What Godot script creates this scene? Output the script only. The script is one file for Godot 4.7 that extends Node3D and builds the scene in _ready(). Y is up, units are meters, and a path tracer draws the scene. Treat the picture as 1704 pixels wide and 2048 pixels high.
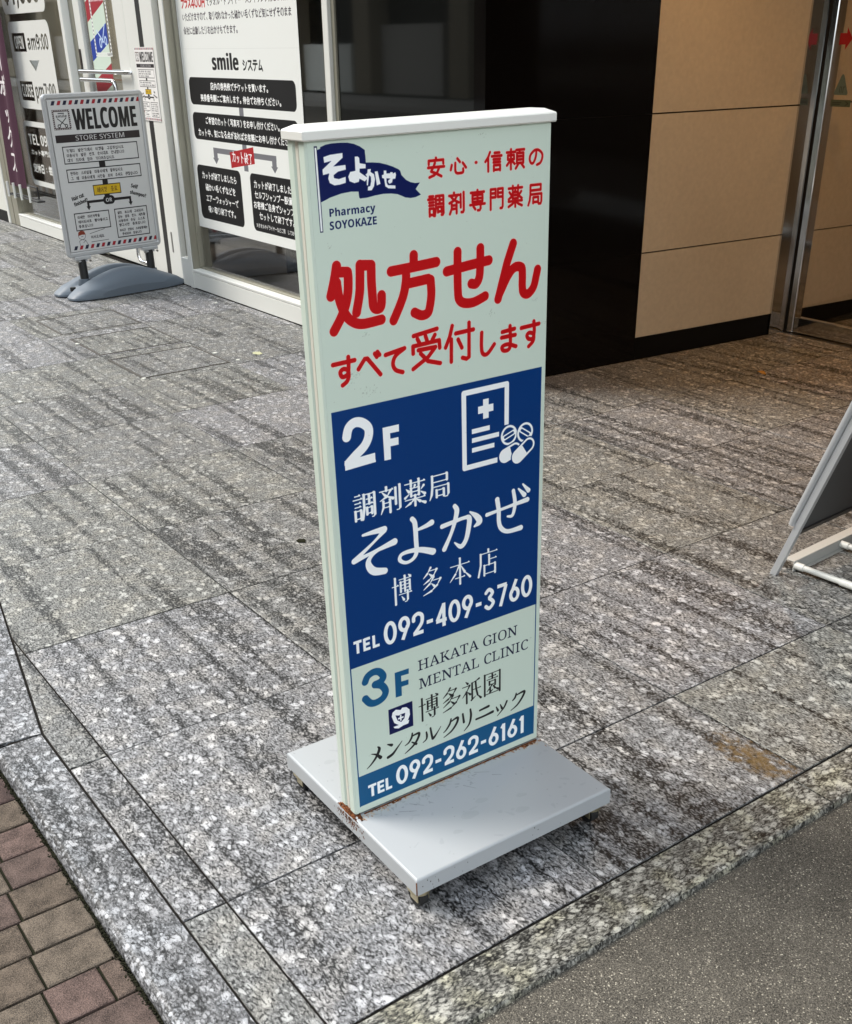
extends Node3D
# Units are metres, y is up. +x runs along the shop front, -z goes into the building.

const FRONT := -3.255            # plane of the shop front
const GLASS := -3.328            # plane of its window panes
var rng := RandomNumberGenerator.new()
var used := {}
var M := {}

const RED_BIG := "40.7 185.8 37.4 198.9 32.7 214.1 26.7 231.3;42.2 195.3 59.7 197.5;~ 60.4 198.0 60.7 210.3 58.4 231.3 51.7 251.9 41.4 269.9 28.0 287.6;~ 38.9 211.7 41.5 235.4 49.8 260.3 61.6 275.1 81.9 283.6 120.5 282.0;~ 84.4 189.6 82.8 213.2 80.6 234.3 72.8 263.6;84.4 190.0 105.6 192.2;~ 105.6 192.2 104.7 216.0 105.1 242.0 106.0 257.4 111.0 262.9 119.0 262.5 122.1 255.2 122.8 242.6;189.4 186.6 188.7 202.7;143.4 206.9 190.5 205.1 234.7 202.8;~ 173.0 208.4 172.3 224.6 167.0 246.0 157.9 264.7 144.5 286.9;175.8 230.6 217.2 228.2 222.1 231.5;~ 222.1 230.6 223.0 253.5 218.9 275.6 213.8 285.1 201.1 286.7 187.4 280.1;256.1 220.9 302.5 216.5 346.4 213.2;~ 279.4 191.5 278.7 227.1 279.2 261.1 282.8 273.1 294.4 279.3 313.5 280.1 337.9 273.2;~ 328.0 190.9 327.3 221.8 325.1 239.7 318.2 249.1 308.0 247.8;400.1 191.3 386.8 222.2 375.0 257.7 366.9 282.3;~ 370.5 273.4 388.6 245.5 403.7 232.3 419.1 234.1 421.7 247.3 421.8 266.1 424.5 278.3 435.5 282.2 447.9 271.9 453.7 253.7 456.6 242.3"
const RED_SUB := "21.5 342.1 63.4 340.8;~ 51.6 333.6 51.0 351.7 48.1 362.6 37.9 364.9 34.6 356.8 40.7 352.2 49.2 355.4 50.3 365.3 46.5 373.8 37.6 379.1;70.2 357.3 83.3 342.3 88.6 342.5 113.3 373.6;103.8 336.6 107.5 342.5;109.3 334.5 113.1 340.0;125.2 342.4 164.1 337.2;~ 164.1 337.2 145.5 347.0 139.3 359.9 144.3 371.3 158.5 377.7;183.5 319.5 232.7 314.4;191.2 325.4 195.1 332.9;208.2 322.7 211.3 331.6;228.1 324.2 222.7 331.5;181.7 349.5 181.7 337.1 237.0 334.9 237.8 348.0;192.6 345.4 228.9 345.4 212.6 360.5 180.6 376.4;197.2 352.0 212.3 367.6 238.2 375.5;265.4 314.7 259.7 332.6 250.5 350.1;263.1 337.9 262.2 377.2;273.0 328.8 311.5 327.6;302.1 314.3 301.4 374.8 295.9 377.3 287.0 374.1;277.8 340.2 285.8 355.8;~ 330.1 336.4 329.3 360.4 332.3 374.3 343.0 376.1 358.4 361.5;376.9 342.4 405.0 340.6;375.4 352.4 406.7 351.9;~ 394.6 334.2 395.6 366.2 391.3 376.6 379.6 376.4 376.5 369.3 389.6 366.5 408.6 373.2;420.8 341.8 462.3 340.0;~ 450.3 334.0 451.7 352.7 448.4 364.6 438.8 364.4 434.4 357.5 440.1 353.4 449.9 357.4 449.5 369.8 439.0 378.1"
const FLAG := "p 26.1 10.2 35.3 7.5 46.7 6.2 60.4 6.2 74.1 7.1 85.5 9.5 95.7 13.6 104.7 19.5 105.3 28.3 105.6 37.6 116.5 38.2 130.8 39.9 143.9 43.3 155.8 47.5 166.0 52.1 169.0 54.7 171.1 61.1 179.5 68.9 188.0 73.0 196.7 75.0 206.2 75.0 197.4 84.2 207.4 93.5 197.1 96.3 187.0 96.8 177.0 95.0 170.9 92.3 162.3 88.8 150.1 86.7 135.4 85.9 119.5 86.9 103.7 88.9 91.7 89.0 90.1 87.1 89.5 78.5 75.9 77.4 58.2 78.6 37.0 82.9 21.6 88.0"
const FLAG_KANA := "p 30.5 24.3 42.0 21.9 64.4 20.8 64.3 27.6 46.9 38.7 68.6 38.1 68.7 45.0 54.9 46.7 46.5 51.1 46.7 55.3 55.2 57.4 67.6 55.1 67.3 63.9 55.7 65.8 46.5 65.9 38.7 62.0 36.4 55.4 38.7 48.2 27.8 49.6 27.3 41.8 44.2 30.7 31.2 32.5;p 86.0 27.6 91.2 27.7 94.0 29.8 94.3 37.7 105.1 39.9 104.7 45.9 93.8 45.5 93.4 50.6 108.0 60.2 101.9 64.9 92.5 59.9 91.0 64.5 82.7 65.7 74.1 62.2 72.3 55.5 76.3 48.8 85.7 48.0;p 108.2 47.6 114.2 47.4 113.3 51.7 119.6 55.5 121.0 63.2 118.5 73.4 114.0 78.8 106.5 78.6 107.4 73.0 111.4 72.4 113.6 65.4 113.4 58.8 110.6 56.7 107.2 71.5 105.2 70.4 106.0 57.3 103.5 55.2 107.3 52.7;p 121.1 51.9 126.5 51.5 130.8 70.7 123.8 72.6;p 138.0 51.5 142.8 52.1 142.9 56.4 149.9 56.5 149.9 54.9 154.8 55.3 154.7 57.4 159.7 55.8 160.7 59.7 159.2 65.4 154.3 65.4 152.8 70.6 147.8 72.1 144.9 69.0 145.6 66.6 150.0 64.6 142.5 63.5 142.4 69.7 144.6 73.7 158.7 75.4 158.8 80.2 145.6 78.8 139.7 75.2 137.9 63.6 134.3 62.4 134.0 58.1 137.6 57.4"
const TWO_F := "~ 37.9 472.2 43.3 455.5 55.0 447.9 69.6 450.4 82.3 462.1 82.2 478.0 72.7 493.4 53.8 506.7 37.3 519.2;31.2 521.0 93.9 518.8;p 111.6 468.4 146.0 468.7 145.7 481.9 126.8 481.4 126.9 491.4 144.0 491.8 143.9 505.9 126.7 505.5 126.4 529.6 112.4 529.2"
const THREE_F := "~ 42.5 968.5 49.4 956.4 63.2 951.4 76.5 955.6 84.7 969.0 77.9 978.2 63.3 980.2;~ 63.3 980.2 80.0 988.2 88.2 1004.2 81.9 1017.0 66.2 1022.1 51.7 1018.5 39.7 1002.6;p 111.3 970.5 144.7 971.5 144.2 983.6 126.0 982.5 125.9 995.6 143.0 996.8 142.5 1008.2 125.9 1007.7 125.7 1028.7 111.1 1027.9"
const SOYO := "w 58.5 660.0 5.4 80.5 659.4 9.2 104.4 659.9 13.1;w 104.2 661.9 11.6 82.6 678.1 5.8 36.5 706.0 10.8;w 36.5 706.6 10.8 78.1 699.0 6.9 125.3 690.5 13.9;w 107.3 693.7 5.4 81.2 700.8 6.9 67.7 712.5 10.0 68.4 726.1 14.6 78.9 738.2 16.2 101.2 743.7 13.1;w 166.2 655.4 10.0 172.0 666.4 10.8 173.3 699.6 10.4 173.2 725.4 10.0 164.3 737.3 7.7 148.2 740.1 6.9 135.4 731.0 8.5 140.1 720.8 7.7 161.8 719.2 9.2 185.1 723.5 11.6 211.2 734.4 13.9;w 175.0 680.6 5.4 196.9 677.3 9.2 209.8 673.8 12.3;w 233.8 688.5 10.0 254.5 686.3 9.2 285.8 683.7 7.7 297.7 687.4 11.6 296.0 707.8 11.6 289.3 730.9 10.8 277.1 741.7 10.0 262.2 729.8 3.5;w 263.8 653.9 9.2 268.7 664.8 11.6 263.1 687.0 10.0 254.0 709.1 8.5 237.7 737.0 10.8;w 300.0 675.1 3.9 315.7 688.3 12.3 322.4 700.8 13.9 310.2 707.8 4.6;w 340.7 691.6 8.5 386.1 688.2 6.5 441.7 684.1 10.8;w 366.0 665.6 10.8 369.7 689.6 10.4 370.5 714.8 10.0 377.2 730.7 10.4 393.9 740.5 9.2 425.8 740.9 11.6;w 406.0 656.8 8.5 410.4 684.2 9.2 404.7 707.9 7.7 391.8 707.7 4.6;w 418.9 655.9 3.9 434.0 672.0 10.8;w 429.9 648.7 3.9 444.3 665.1 10.0"
const HEART := "p 99.1 1069.5 101.3 1060.5 109.7 1056.1 120.8 1061.0 125.2 1057.0 135.1 1059.4 142.4 1067.8 143.0 1080.8 137.9 1091.7 128.5 1097.5 114.8 1095.5 104.5 1086.6;p 102.0 1094.8 120.5 1095.5 140.8 1092.0 138.1 1100.4 126.0 1100.5 114.4 1103.4 104.6 1099.5"
const HEART_IN := "p 108.2 1069.6 115.9 1072.7 123.1 1071.7 131.6 1072.2 129.1 1084.0 121.4 1090.1 112.6 1083.3"
const MENTAL := "w 62.6 1127.7 2.6 65.9 1134.8 7.0 57.9 1150.3 5.8 45.9 1162.7 3.8 34.7 1170.5 1.6;w 47.3 1139.5 1.9 58.2 1145.2 4.5 67.5 1155.8 8.3;w 85.9 1131.4 2.6 95.6 1136.8 7.0;w 120.8 1136.9 1.6 109.3 1148.3 3.8 97.2 1159.4 6.4 85.6 1163.3 7.0;w 146.5 1128.3 3.8 144.6 1137.8 5.1 136.9 1147.8 3.8 128.0 1151.5 1.9;w 145.3 1135.1 3.2 162.9 1134.3 5.8 158.8 1147.9 5.8 146.6 1160.6 4.8 127.1 1170.9 1.9;w 144.7 1149.5 2.6 155.5 1158.3 5.8;w 181.3 1139.3 3.8 182.5 1148.6 5.1 180.7 1156.8 3.8 172.5 1161.7 1.9;w 191.9 1133.3 4.5 195.6 1156.9 5.4 198.5 1161.0 6.4 209.3 1150.5 3.2 218.1 1139.2 1.6;w 244.6 1131.3 3.8 241.3 1142.4 5.1 231.9 1153.6 3.8 224.8 1158.2 1.9;w 244.4 1137.7 3.2 261.3 1133.9 5.8 259.5 1146.6 5.8 245.4 1161.9 4.5 225.4 1170.4 1.9;w 275.2 1130.4 4.5 277.9 1152.3 5.8;w 295.3 1126.3 4.5 296.7 1143.2 5.8 291.8 1162.3 4.5 278.5 1174.5 1.9;w 320.2 1138.8 4.5 343.9 1136.8 6.4;w 310.6 1157.6 5.1 332.7 1157.2 5.1 355.0 1155.2 7.0;w 364.6 1146.8 2.6 369.4 1157.7 5.8;w 375.8 1145.0 2.6 380.1 1155.7 5.8;w 393.6 1142.6 5.1 385.6 1156.3 4.5 367.9 1170.8 1.9;w 419.5 1132.7 3.8 416.4 1142.1 5.1 409.9 1147.3 3.2;w 421.2 1136.9 3.2 441.9 1134.9 5.8 437.8 1147.1 5.8 423.2 1162.9 4.5 405.2 1171.4 1.9"
const VOICED := "がか-ぎき-ぐく-げけ-ごこ-ざさ-じし-ずす-ぜせ-ぞそ-だた-でて-どと-ばは-べへ-びひ-ガカ-グク-ドト-ボホ-ブフ-プフoズス-バハ-"
const SMALL := "っつゃやゅゆょよッツャヤョヨォオァアュユ"
const INI := ["ㄱ","ㄱㄱ","ㄴ","ㄷ","ㄷㄷ","ㄹ","ㅁ","ㅂ","ㅂㅂ","ㅅ","ㅅㅅ","ㅇ","ㅈ","ㅈㅈ","ㅊ","ㅋ","ㅌ","ㅍ","ㅎ"]
const FIN := ["","ㄱ","ㄱㄱ","ㄱㅅ","ㄴ","ㄴㅈ","ㄴㅎ","ㄷ","ㄹ","ㄹㄱ","ㄹㅁ","ㄹㅂ","ㄹㅅ","ㄹㅌ","ㄹㅍ","ㄹㅎ","ㅁ","ㅂ","ㅂㅅ","ㅅ","ㅅㅅ","ㅇ","ㅈ","ㅊ","ㅋ","ㅌ","ㅍ","ㅎ"]
const VOW := ["78 4 78 96;78 48 98 48","70 4 70 96;90 2 90 98;70 48 90 48","78 4 78 96;78 36 98 36;78 60 98 60","70 4 70 96;90 2 90 98;70 36 90 36;70 60 90 60",
	"84 4 84 96;64 48 84 48","74 4 74 96;92 2 92 98;58 48 74 48","84 4 84 96;64 36 84 36;64 60 84 60","74 4 74 96;92 2 92 98;58 36 74 36;58 60 74 60",
	"4 84 96 84;50 62 50 84","4 84 66 84;34 62 34 84;80 4 80 96;80 48 98 48","4 84 60 84;32 62 32 84;72 4 72 96;92 2 92 98;72 48 92 48","4 84 66 84;34 62 34 84;84 4 84 96","4 84 96 84;34 62 34 84;66 62 66 84",
	"4 72 96 72;50 72 50 98","4 72 66 72;34 72 34 96;86 4 86 96;66 84 86 84","4 72 60 72;30 72 30 96;76 4 76 96;94 2 94 98;60 84 76 84","4 72 66 72;34 72 34 96;84 4 84 96","4 72 96 72;34 72 34 98;66 72 66 98","4 82 96 82","4 82 66 82;84 4 84 96","82 4 82 96"]
const JAMO := {"ㄱ":"15 15 85 15 70 90","ㄴ":"15 10 15 85 90 85","ㄷ":"86 15 15 15 15 85 88 85","ㄹ":"12 12 86 12 86 48 14 48 14 88 90 88","ㅁ":"15 15 85 15 85 85 15 85 15 15","ㅂ":"15 10 15 88 85 88 85 10;15 50 85 50","ㅅ":"50 8 10 90;50 30 90 90","ㅇ":"o 50 50 36 38 0 360","ㅈ":"12 14 88 14;50 16 10 90;52 40 90 90","ㅊ":"36 0 64 0;12 20 88 20;50 22 10 90;52 44 90 90","ㅋ":"15 15 85 15 70 90;20 50 80 46","ㅌ":"86 15 15 15 15 85 88 85;16 50 84 50","ㅍ":"10 14 90 14;10 86 90 86;34 14 34 86;66 14 66 86","ㅎ":"40 2 60 2;8 24 92 24;o 50 66 30 26 0 360"}
const G := {
	"安":"50 2 50 14;10 32 10 14 90 14 90 32;44 26 34 48 22 68 46 78 78 96;68 48 56 74 38 88 12 97;6 48 94 48",
	"心":"12 44 6 70;~ 32 34 32 78 42 92 68 92 76 86 76 70;44 10 58 30;74 36 92 64",
	"・":"46 48 54 48","信":"30 3 20 26 4 48;20 28 20 97;56 8 84 8;40 24 96 24;50 40 88 40;50 55 88 55;52 70 52 97;52 70 88 70 88 97;52 93 88 93",
	"頼":"2 15 48 15;8 30 8 50;8 30 42 30 42 50;8 50 42 50;25 2 25 98;24 52 3 78;26 52 46 74;54 7 98 7;75 8 70 23;58 23 58 72;58 23 94 23 94 72;58 39 94 39;58 55 94 55;58 72 94 72;66 77 52 97;84 77 98 95",
	"の":"~ 52 18 48 48 34 78 18 80 8 60 14 34 40 12 66 12 90 32 92 58 80 82 58 92",
	"調":"9 7 32 7;2 20 40 20;8 34 34 34;8 48 34 48;9 62 9 96;9 62 34 62 34 96;9 91 34 91;48 8 48 60 40 97;48 8 94 8 94 88 89 95 82 95;58 26 85 26;71 14 71 44;57 44 86 44;60 58 60 82;60 58 82 58 82 82;60 79 82 79",
	"剤":"33 2 33 14;3 14 63 14;52 16 36 36 4 48;14 18 30 34 62 48;18 52 18 74 6 98;48 50 48 97;18 60 48 60;18 76 48 76;74 12 74 72;93 4 93 88 88 95 78 95",
	"専":"50 2 50 60;8 12 92 12;18 24 18 55;18 24 82 24 82 55;18 40 82 40;18 55 82 55;3 68 97 68;70 62 70 88 64 96 52 96;24 76 36 90",
	"門":"8 4 8 98;8 4 42 4 42 42;8 23 42 23;8 42 42 42;58 4 58 42;58 4 92 4 92 88 87 96 76 96;58 23 92 23;58 42 92 42",
	"薬":"4 12 96 12;32 2 32 22;68 2 68 22;50 22 44 31;32 31 32 60;32 31 68 31 68 60;32 45 68 45;32 60 68 60;10 30 22 42;4 62 24 50;90 30 78 42;76 50 95 62;4 72 96 72;50 60 50 98;46 74 28 86 4 96;54 74 72 86 96 96",
	"局":"16 8 16 50 12 78 3 97;16 8 86 8 86 32;16 32 86 32;24 50 92 50 92 84 87 95 74 95;36 64 36 90;36 64 70 64 70 90;36 86 70 86",
	"多":"44 3 28 22 8 36;40 14 74 14 58 34 34 48 8 58;36 24 48 34;58 40 38 62 8 78;54 52 92 52 74 74 46 90 6 99;46 62 60 74",
	"博":"3 32 34 32;18 3 18 98;38 12 97 12;66 2 66 58;84 1 93 8;45 22 45 57;45 22 90 22 90 57;45 34 90 34;45 46 90 46;36 66 98 66;78 58 78 90 73 97 64 97;48 74 58 88",
	"本":"50 3 50 98;6 26 94 26;47 28 28 58 3 82;53 28 72 58 97 82;28 74 72 74","店":"52 2 52 12;14 14 96 14;14 14 14 56 3 97;56 24 56 60;56 40 92 40;32 60 32 97;32 60 86 60 86 97;32 92 86 92",
	"祇":"20 4 30 14;3 24 40 24 24 48 3 68;24 48 24 98;30 52 42 64;88 8 70 14 50 18;52 18 52 84;48 92 70 80;52 48 96 48;70 16 73 50 80 78 97 96",
	"園":"8 6 8 98;8 6 92 6 92 98;8 94 92 94;30 20 70 20;50 12 50 30;20 31 80 31;34 41 34 56;34 41 66 41 66 56;34 56 66 56;48 58 38 70 20 82;38 68 38 88;36 90 54 80;66 62 54 68;54 62 64 76 82 86",
	"受":"86 4 50 10 14 12;20 20 28 32;46 18 50 30;80 16 68 32;8 54 8 38 92 38 92 54;22 54 76 54 62 74 40 88 10 97;30 60 48 78 90 97","付":"32 4 20 30 4 50;20 32 20 98;40 28 98 28;78 4 78 84 72 95 58 95;50 46 62 64",
	"い":"~ 16 22 14 55 26 82 38 68;~ 72 26 84 48 86 66","お":"12 26 62 22;~ 38 6 38 60 36 82 18 84 14 68 40 52 72 48 86 66 74 86 56 92;76 16 90 28","か":"~ 8 34 50 28 66 36 62 70 52 90 38 82;~ 38 6 32 40 10 90;74 22 90 48","き":"20 24 74 16;16 46 82 36;~ 42 4 58 36 70 62;~ 30 62 26 82 48 92 72 88","く":"~ 72 6 40 34 28 48 42 60 74 94","け":"~ 18 10 12 50 18 90;38 32 94 30;~ 70 6 72 50 64 78 50 94","こ":"24 18 74 18;~ 22 58 18 78 40 88 82 84","さ":"16 32 82 22;~ 44 4 58 36 68 60;~ 28 60 24 80 44 90 70 88","し":"~ 28 6 26 60 34 86 54 90 82 66","す":"8 24 92 22;~ 56 4 58 50 46 66 32 56 42 42 56 48 56 74 36 96","せ":"6 42 94 34;~ 28 12 28 70 36 86 76 86;~ 70 8 70 46 66 60 54 58","そ":"26 10 74 8 14 50;~ 14 50 90 40 50 56 42 76 52 88 72 92","た":"8 26 62 20;~ 36 4 28 44 10 94;54 46 88 42;~ 52 70 54 88 90 88","ち":"10 28 88 20;~ 44 4 34 40 26 60;~ 26 60 60 44 82 56 78 78 40 94","つ":"~ 6 34 50 22 88 36 84 64 40 84","て":"6 20 90 14;~ 90 14 56 36 44 62 56 84 78 92","と":"28 8 40 44;~ 82 26 40 48 20 70 30 88 84 88","な":"10 26 54 20;~ 36 4 24 40 10 60;72 22 90 38;~ 64 40 66 72 50 90 32 84 38 70 60 72 90 90","に":"~ 18 10 12 50 18 90;48 28 86 26;~ 44 64 46 82 90 82","は":"~ 16 8 10 50 16 92;36 30 94 28;~ 66 6 68 60 58 88 38 84 40 68 64 70 92 90","ま":"16 22 84 20;18 44 82 42;~ 52 4 54 70 40 90 22 82 28 68 54 70 86 88","も":"~ 44 4 34 60 44 90 72 88 78 62;14 32 66 30;12 56 68 54","よ":"52 28 84 24;~ 52 4 52 70 36 90 16 80 26 66 56 72 86 90","ら":"34 8 60 18;~ 26 28 20 62 24 64 60 46 84 60 72 84 36 94","り":"~ 26 8 20 44 26 56;~ 70 6 76 44 64 78 40 94","る":"~ 22 12 72 10 16 62 56 42 84 58 74 88 44 92 38 78 52 72 66 84","れ":"22 4 24 50 22 96;~ 6 26 26 24 6 76 54 28 68 30 66 70 72 86 94 74","を":"14 20 80 18;~ 46 4 20 50 44 36 56 48 54 70;~ 86 38 44 60 28 78 42 92 78 92","あ":"14 22 82 18;~ 44 4 42 50 50 84;~ 68 36 56 66 34 86 18 80 20 60 44 44 70 46 88 62 82 82 58 95","や":"~ 8 46 60 24 90 36 84 58 60 60;28 10 54 94",
	"ア":"8 14 88 14 74 36 60 46;~ 48 32 44 66 20 94","イ":"~ 78 6 54 34 12 58;52 36 52 96","ウ":"50 4 50 20;12 44 12 22 88 22 80 56 56 82 32 94","エ":"14 20 86 20;50 20 50 84;6 84 94 84","オ":"8 28 92 28;62 4 62 88 44 86;60 30 36 64 8 84","カ":"10 28 84 28 80 70 70 92 54 88;~ 42 4 38 50 10 94","ク":"~ 40 4 28 34 8 56;36 20 84 20 68 62 24 94","ケ":"~ 30 4 24 30 6 54;24 26 94 26;~ 64 28 60 66 32 94","シ":"20 10 42 24;10 34 32 48;~ 16 90 56 76 90 26","ス":"14 14 80 14 56 52 10 90;52 52 90 90","セ":"6 40 90 28 70 54;~ 32 6 32 84 84 86","タ":"42 6 30 30 8 54;38 20 84 20 70 54 46 80 18 96;34 44 62 66","チ":"~ 82 8 50 18 16 22;6 46 94 46;~ 52 20 50 66 24 94","ツ":"14 26 24 52;42 20 52 46;~ 88 22 70 66 36 94","テ":"20 10 80 10;6 38 94 38;~ 52 40 48 70 24 94","ト":"34 4 34 96;36 36 76 56","フ":"10 14 88 14 76 54 50 78 26 92","ホ":"8 28 92 28;50 4 50 88 38 84;28 46 10 80;72 46 92 80","ム":"46 8 14 84 80 78;60 52 88 94","ヤ":"6 42 88 24 66 52;30 10 50 96","ヨ":"18 14 78 14 78 92;22 52 78 52;16 90 78 90","ラ":"18 10 80 10;8 34 88 34 72 72 30 94","リ":"24 10 24 56;~ 76 6 74 60 38 94","ル":"30 16 28 54 20 76 6 92;58 12 58 86 76 74 94 50","ン":"14 20 34 34;~ 14 90 50 76 88 26","ー":"8 50 92 50","｜":"50 6 50 94","、":"20 70 40 92","。":"o 24 80 14 14 0 360","(":"~ 70 4 40 50 70 96",")":"~ 30 4 60 50 30 96","※":"14 14 86 86;86 14 14 86;50 18 52 20;50 80 52 82;18 50 20 50;80 50 82 50",":":"48 34 52 34;48 70 52 70",
	"円":"10 8 10 96;10 8 90 8 90 88 82 95;50 10 50 50;10 50 90 50","利":"40 4 10 14;4 32 52 32;28 14 28 96;26 36 6 70;30 40 50 62;68 14 68 66;90 4 90 86 82 94 72 92","用":"16 8 16 60 6 96;16 8 86 8 86 90 76 94;16 34 86 34;16 60 86 60;50 10 50 94","取":"4 10 54 10;14 10 14 76;42 10 42 96;14 32 42 32;14 54 42 54;2 80 52 72;58 20 92 20 76 64 52 94;64 40 76 70 96 94","切":"4 40 48 28;22 8 22 72 30 80 48 70;52 16 94 16 90 80 82 94 70 88;~ 70 18 66 60 44 94","細":"26 4 10 24 26 36 8 56 44 52;26 56 26 96;10 66 8 84;40 64 46 80;54 12 54 94;54 12 94 12 94 94;54 52 94 52;74 12 74 92;54 92 94 92","毛":"78 4 20 16;10 40 86 32;6 66 92 56;44 12 44 78 56 92 88 90 92 72","気":"28 4 6 40;26 18 90 18;26 36 78 36;14 54 78 54 80 84 94 96;20 64 60 94;60 60 18 96","会":"50 4 6 46;50 4 94 46;30 42 70 42;12 62 88 62;44 64 24 88 74 84;66 74 82 94","社":"24 4 30 16;6 24 44 24 6 66;26 44 26 96;28 48 44 62;54 38 92 38;72 8 72 88;48 90 96 90","出":"50 4 50 92;18 18 18 46 82 46 82 18;10 58 10 92 90 92 90 58","勤":"6 16 54 16;18 6 18 24;42 6 42 24;12 32 48 32 48 50 12 50 12 32;30 24 30 92;8 62 52 62;8 76 52 76;4 92 56 90;58 32 94 32 90 86 76 92;~ 76 8 74 50 54 94","内":"14 26 14 96;14 26 86 26 86 90 76 94;50 4 50 30 28 74;52 40 72 74","券":"30 4 36 16;70 4 62 16;10 22 90 22;4 40 96 40;50 8 44 40 6 74;58 42 96 72;28 64 74 64 70 92 56 90;~ 48 64 44 80 20 96","売":"10 14 90 14;50 2 50 34;20 32 80 32;8 60 8 46 92 46 92 60;~ 36 54 34 80 8 96;62 54 62 86 70 92 92 90 92 76","機":"2 28 36 28;18 4 18 96;18 32 4 64;20 38 34 56;44 8 40 24 52 24;58 4 70 60 94 92;80 8 76 24 90 24;38 44 96 44;48 46 40 92;86 60 66 88","買":"12 8 88 8 88 26 12 26 12 8;38 8 38 26;62 8 62 26;24 36 24 80;24 36 76 36 76 80;24 50 76 50;24 64 76 64;24 80 76 80;36 82 14 96;64 82 88 96","発":"14 14 44 12 10 50;20 28 30 38;86 14 56 30 94 52;66 10 56 24;28 44 74 44;12 62 90 62;~ 38 46 36 76 10 96;62 46 62 86 70 92 92 88","番":"76 4 22 12;6 28 94 28;50 10 50 52;32 14 38 24;68 14 62 24;48 30 8 52;52 30 94 52;20 56 20 96;20 56 80 56 80 96;50 56 50 96;20 76 80 76;20 95 80 95","号":"26 8 74 8 74 32 26 32 26 8;6 46 94 46;36 46 30 64 76 64 72 92 52 92","順":"10 8 6 92;24 12 24 80;38 6 38 94;48 10 96 10;72 10 66 26;54 26 54 76;54 26 90 26 90 76;54 42 90 42;54 58 90 58;54 76 90 76;60 80 48 94;82 80 96 94","案":"50 2 50 12;10 26 10 14 90 14 90 26;46 20 34 42 70 56;66 26 52 46 24 58;8 36 92 36;6 70 94 70;50 56 50 98;46 72 10 94;54 72 92 94","待":"28 4 6 30;30 28 6 56;20 44 20 96;42 18 90 18;66 4 66 36;36 38 96 38;38 56 96 56;80 44 80 88 66 92;48 66 58 80","合":"50 4 6 46;50 4 94 46;30 42 70 42;22 60 22 96;22 60 78 60 78 96;22 92 78 92","希":"74 4 28 24;28 6 76 24;8 34 92 34;50 22 10 66;26 56 26 86;26 56 76 56 76 82;50 44 50 98","望":"24 4 24 12;6 14 50 14;14 14 14 38 46 36;60 8 56 44;60 8 90 8 90 42;60 20 90 20;60 32 90 32;16 56 84 56;22 74 78 74;50 56 50 92;8 93 92 93","写":"10 24 10 8 90 8 90 24;36 16 32 48 84 48 80 88 62 92;34 30 70 30;6 66 70 66","真":"14 14 86 14;50 4 50 26;26 26 74 26 74 72;26 26 26 72;26 40 74 40;26 56 74 56;4 74 96 74;36 78 14 96;64 78 88 96","可":"6 14 94 14;76 14 76 88 56 92;18 36 18 70;18 36 54 36 54 70;18 66 54 66","申":"16 18 16 68;16 18 84 18 84 68;16 42 84 42;16 66 84 66;50 4 50 98","中":"12 24 12 64;12 24 88 24 88 64;12 62 88 62;50 4 50 98","点":"50 4 50 36;50 18 90 18;20 38 20 66;20 38 80 38 80 66;20 64 80 64;14 78 6 94;36 78 40 92;60 78 66 92;84 78 94 92","軽":"4 14 46 14;8 28 8 60 44 60 44 28 8 28;8 44 44 44;26 4 26 96;2 76 50 76;52 10 90 10 54 50;60 22 94 50;54 66 94 66;74 50 74 92;50 92 98 92","終":"26 4 10 24 26 36 8 56 44 52;26 56 26 96;10 66 8 84;40 64 46 80;64 6 50 34;62 20 90 20 50 58;62 30 96 56;66 62 78 70;56 78 82 94","了":"12 12 84 12 54 34;52 34 52 88 36 92","吸":"8 18 8 64 34 64 34 18 8 18;44 10 82 10 74 38 94 38 46 94;~ 58 12 54 60 38 92;58 40 94 94","設":"10 6 36 6;4 20 42 20;8 34 38 34;8 48 38 48;8 62 8 92 38 92 38 62 8 62;60 8 58 32 48 42;60 8 84 8 84 34 94 36;52 54 88 54 46 96;58 60 94 94","備":"26 4 4 46;18 30 18 96;38 16 96 16;54 4 54 28;80 4 80 28;42 36 94 36;42 36 36 94;52 48 52 94;52 48 90 48 90 94;52 62 90 62;52 78 90 78;70 48 70 94","客":"50 2 50 12;8 28 8 14 92 14 92 28;44 22 14 52;40 32 74 32 8 66;34 36 94 62;28 68 28 96 74 96 74 68 28 68","様":"2 28 38 28;20 4 20 96;20 32 4 64;22 38 38 56;54 4 60 14;82 4 76 14;46 18 94 18;50 32 90 32;42 46 98 46;70 18 70 92 58 90;48 60 62 66 42 88;90 56 76 66;72 62 96 88","自":"48 2 40 14;20 16 20 96;20 16 80 16 80 96;20 42 80 42;20 68 80 68;20 94 80 94","身":"50 2 42 12;26 14 26 58;26 14 76 14 76 92 60 92;26 28 76 28;26 44 76 44;6 60 76 58;92 46 50 74 8 94","定":"50 2 50 14;8 32 8 16 92 16 92 32;20 42 80 42;50 42 50 86;50 62 82 62;28 54 24 76 6 96;26 76 50 90 96 94","休":"28 4 4 50;20 30 20 96;36 30 98 30;66 4 66 98;64 32 36 76;68 32 98 76","日":"18 8 18 96;18 8 82 8 82 96;18 50 82 50;18 92 82 92","毎":"30 2 10 32;24 16 92 16;28 30 20 88 84 88;28 30 84 30 76 96;4 58 96 58;52 30 46 88","週":"10 8 22 20;4 38 20 38 20 70 6 88;16 76 36 92 96 94;38 8 34 80;38 8 92 8 92 80;48 22 82 22;64 12 64 36;46 38 84 38;52 50 52 70 78 70 78 50 52 50",
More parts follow.
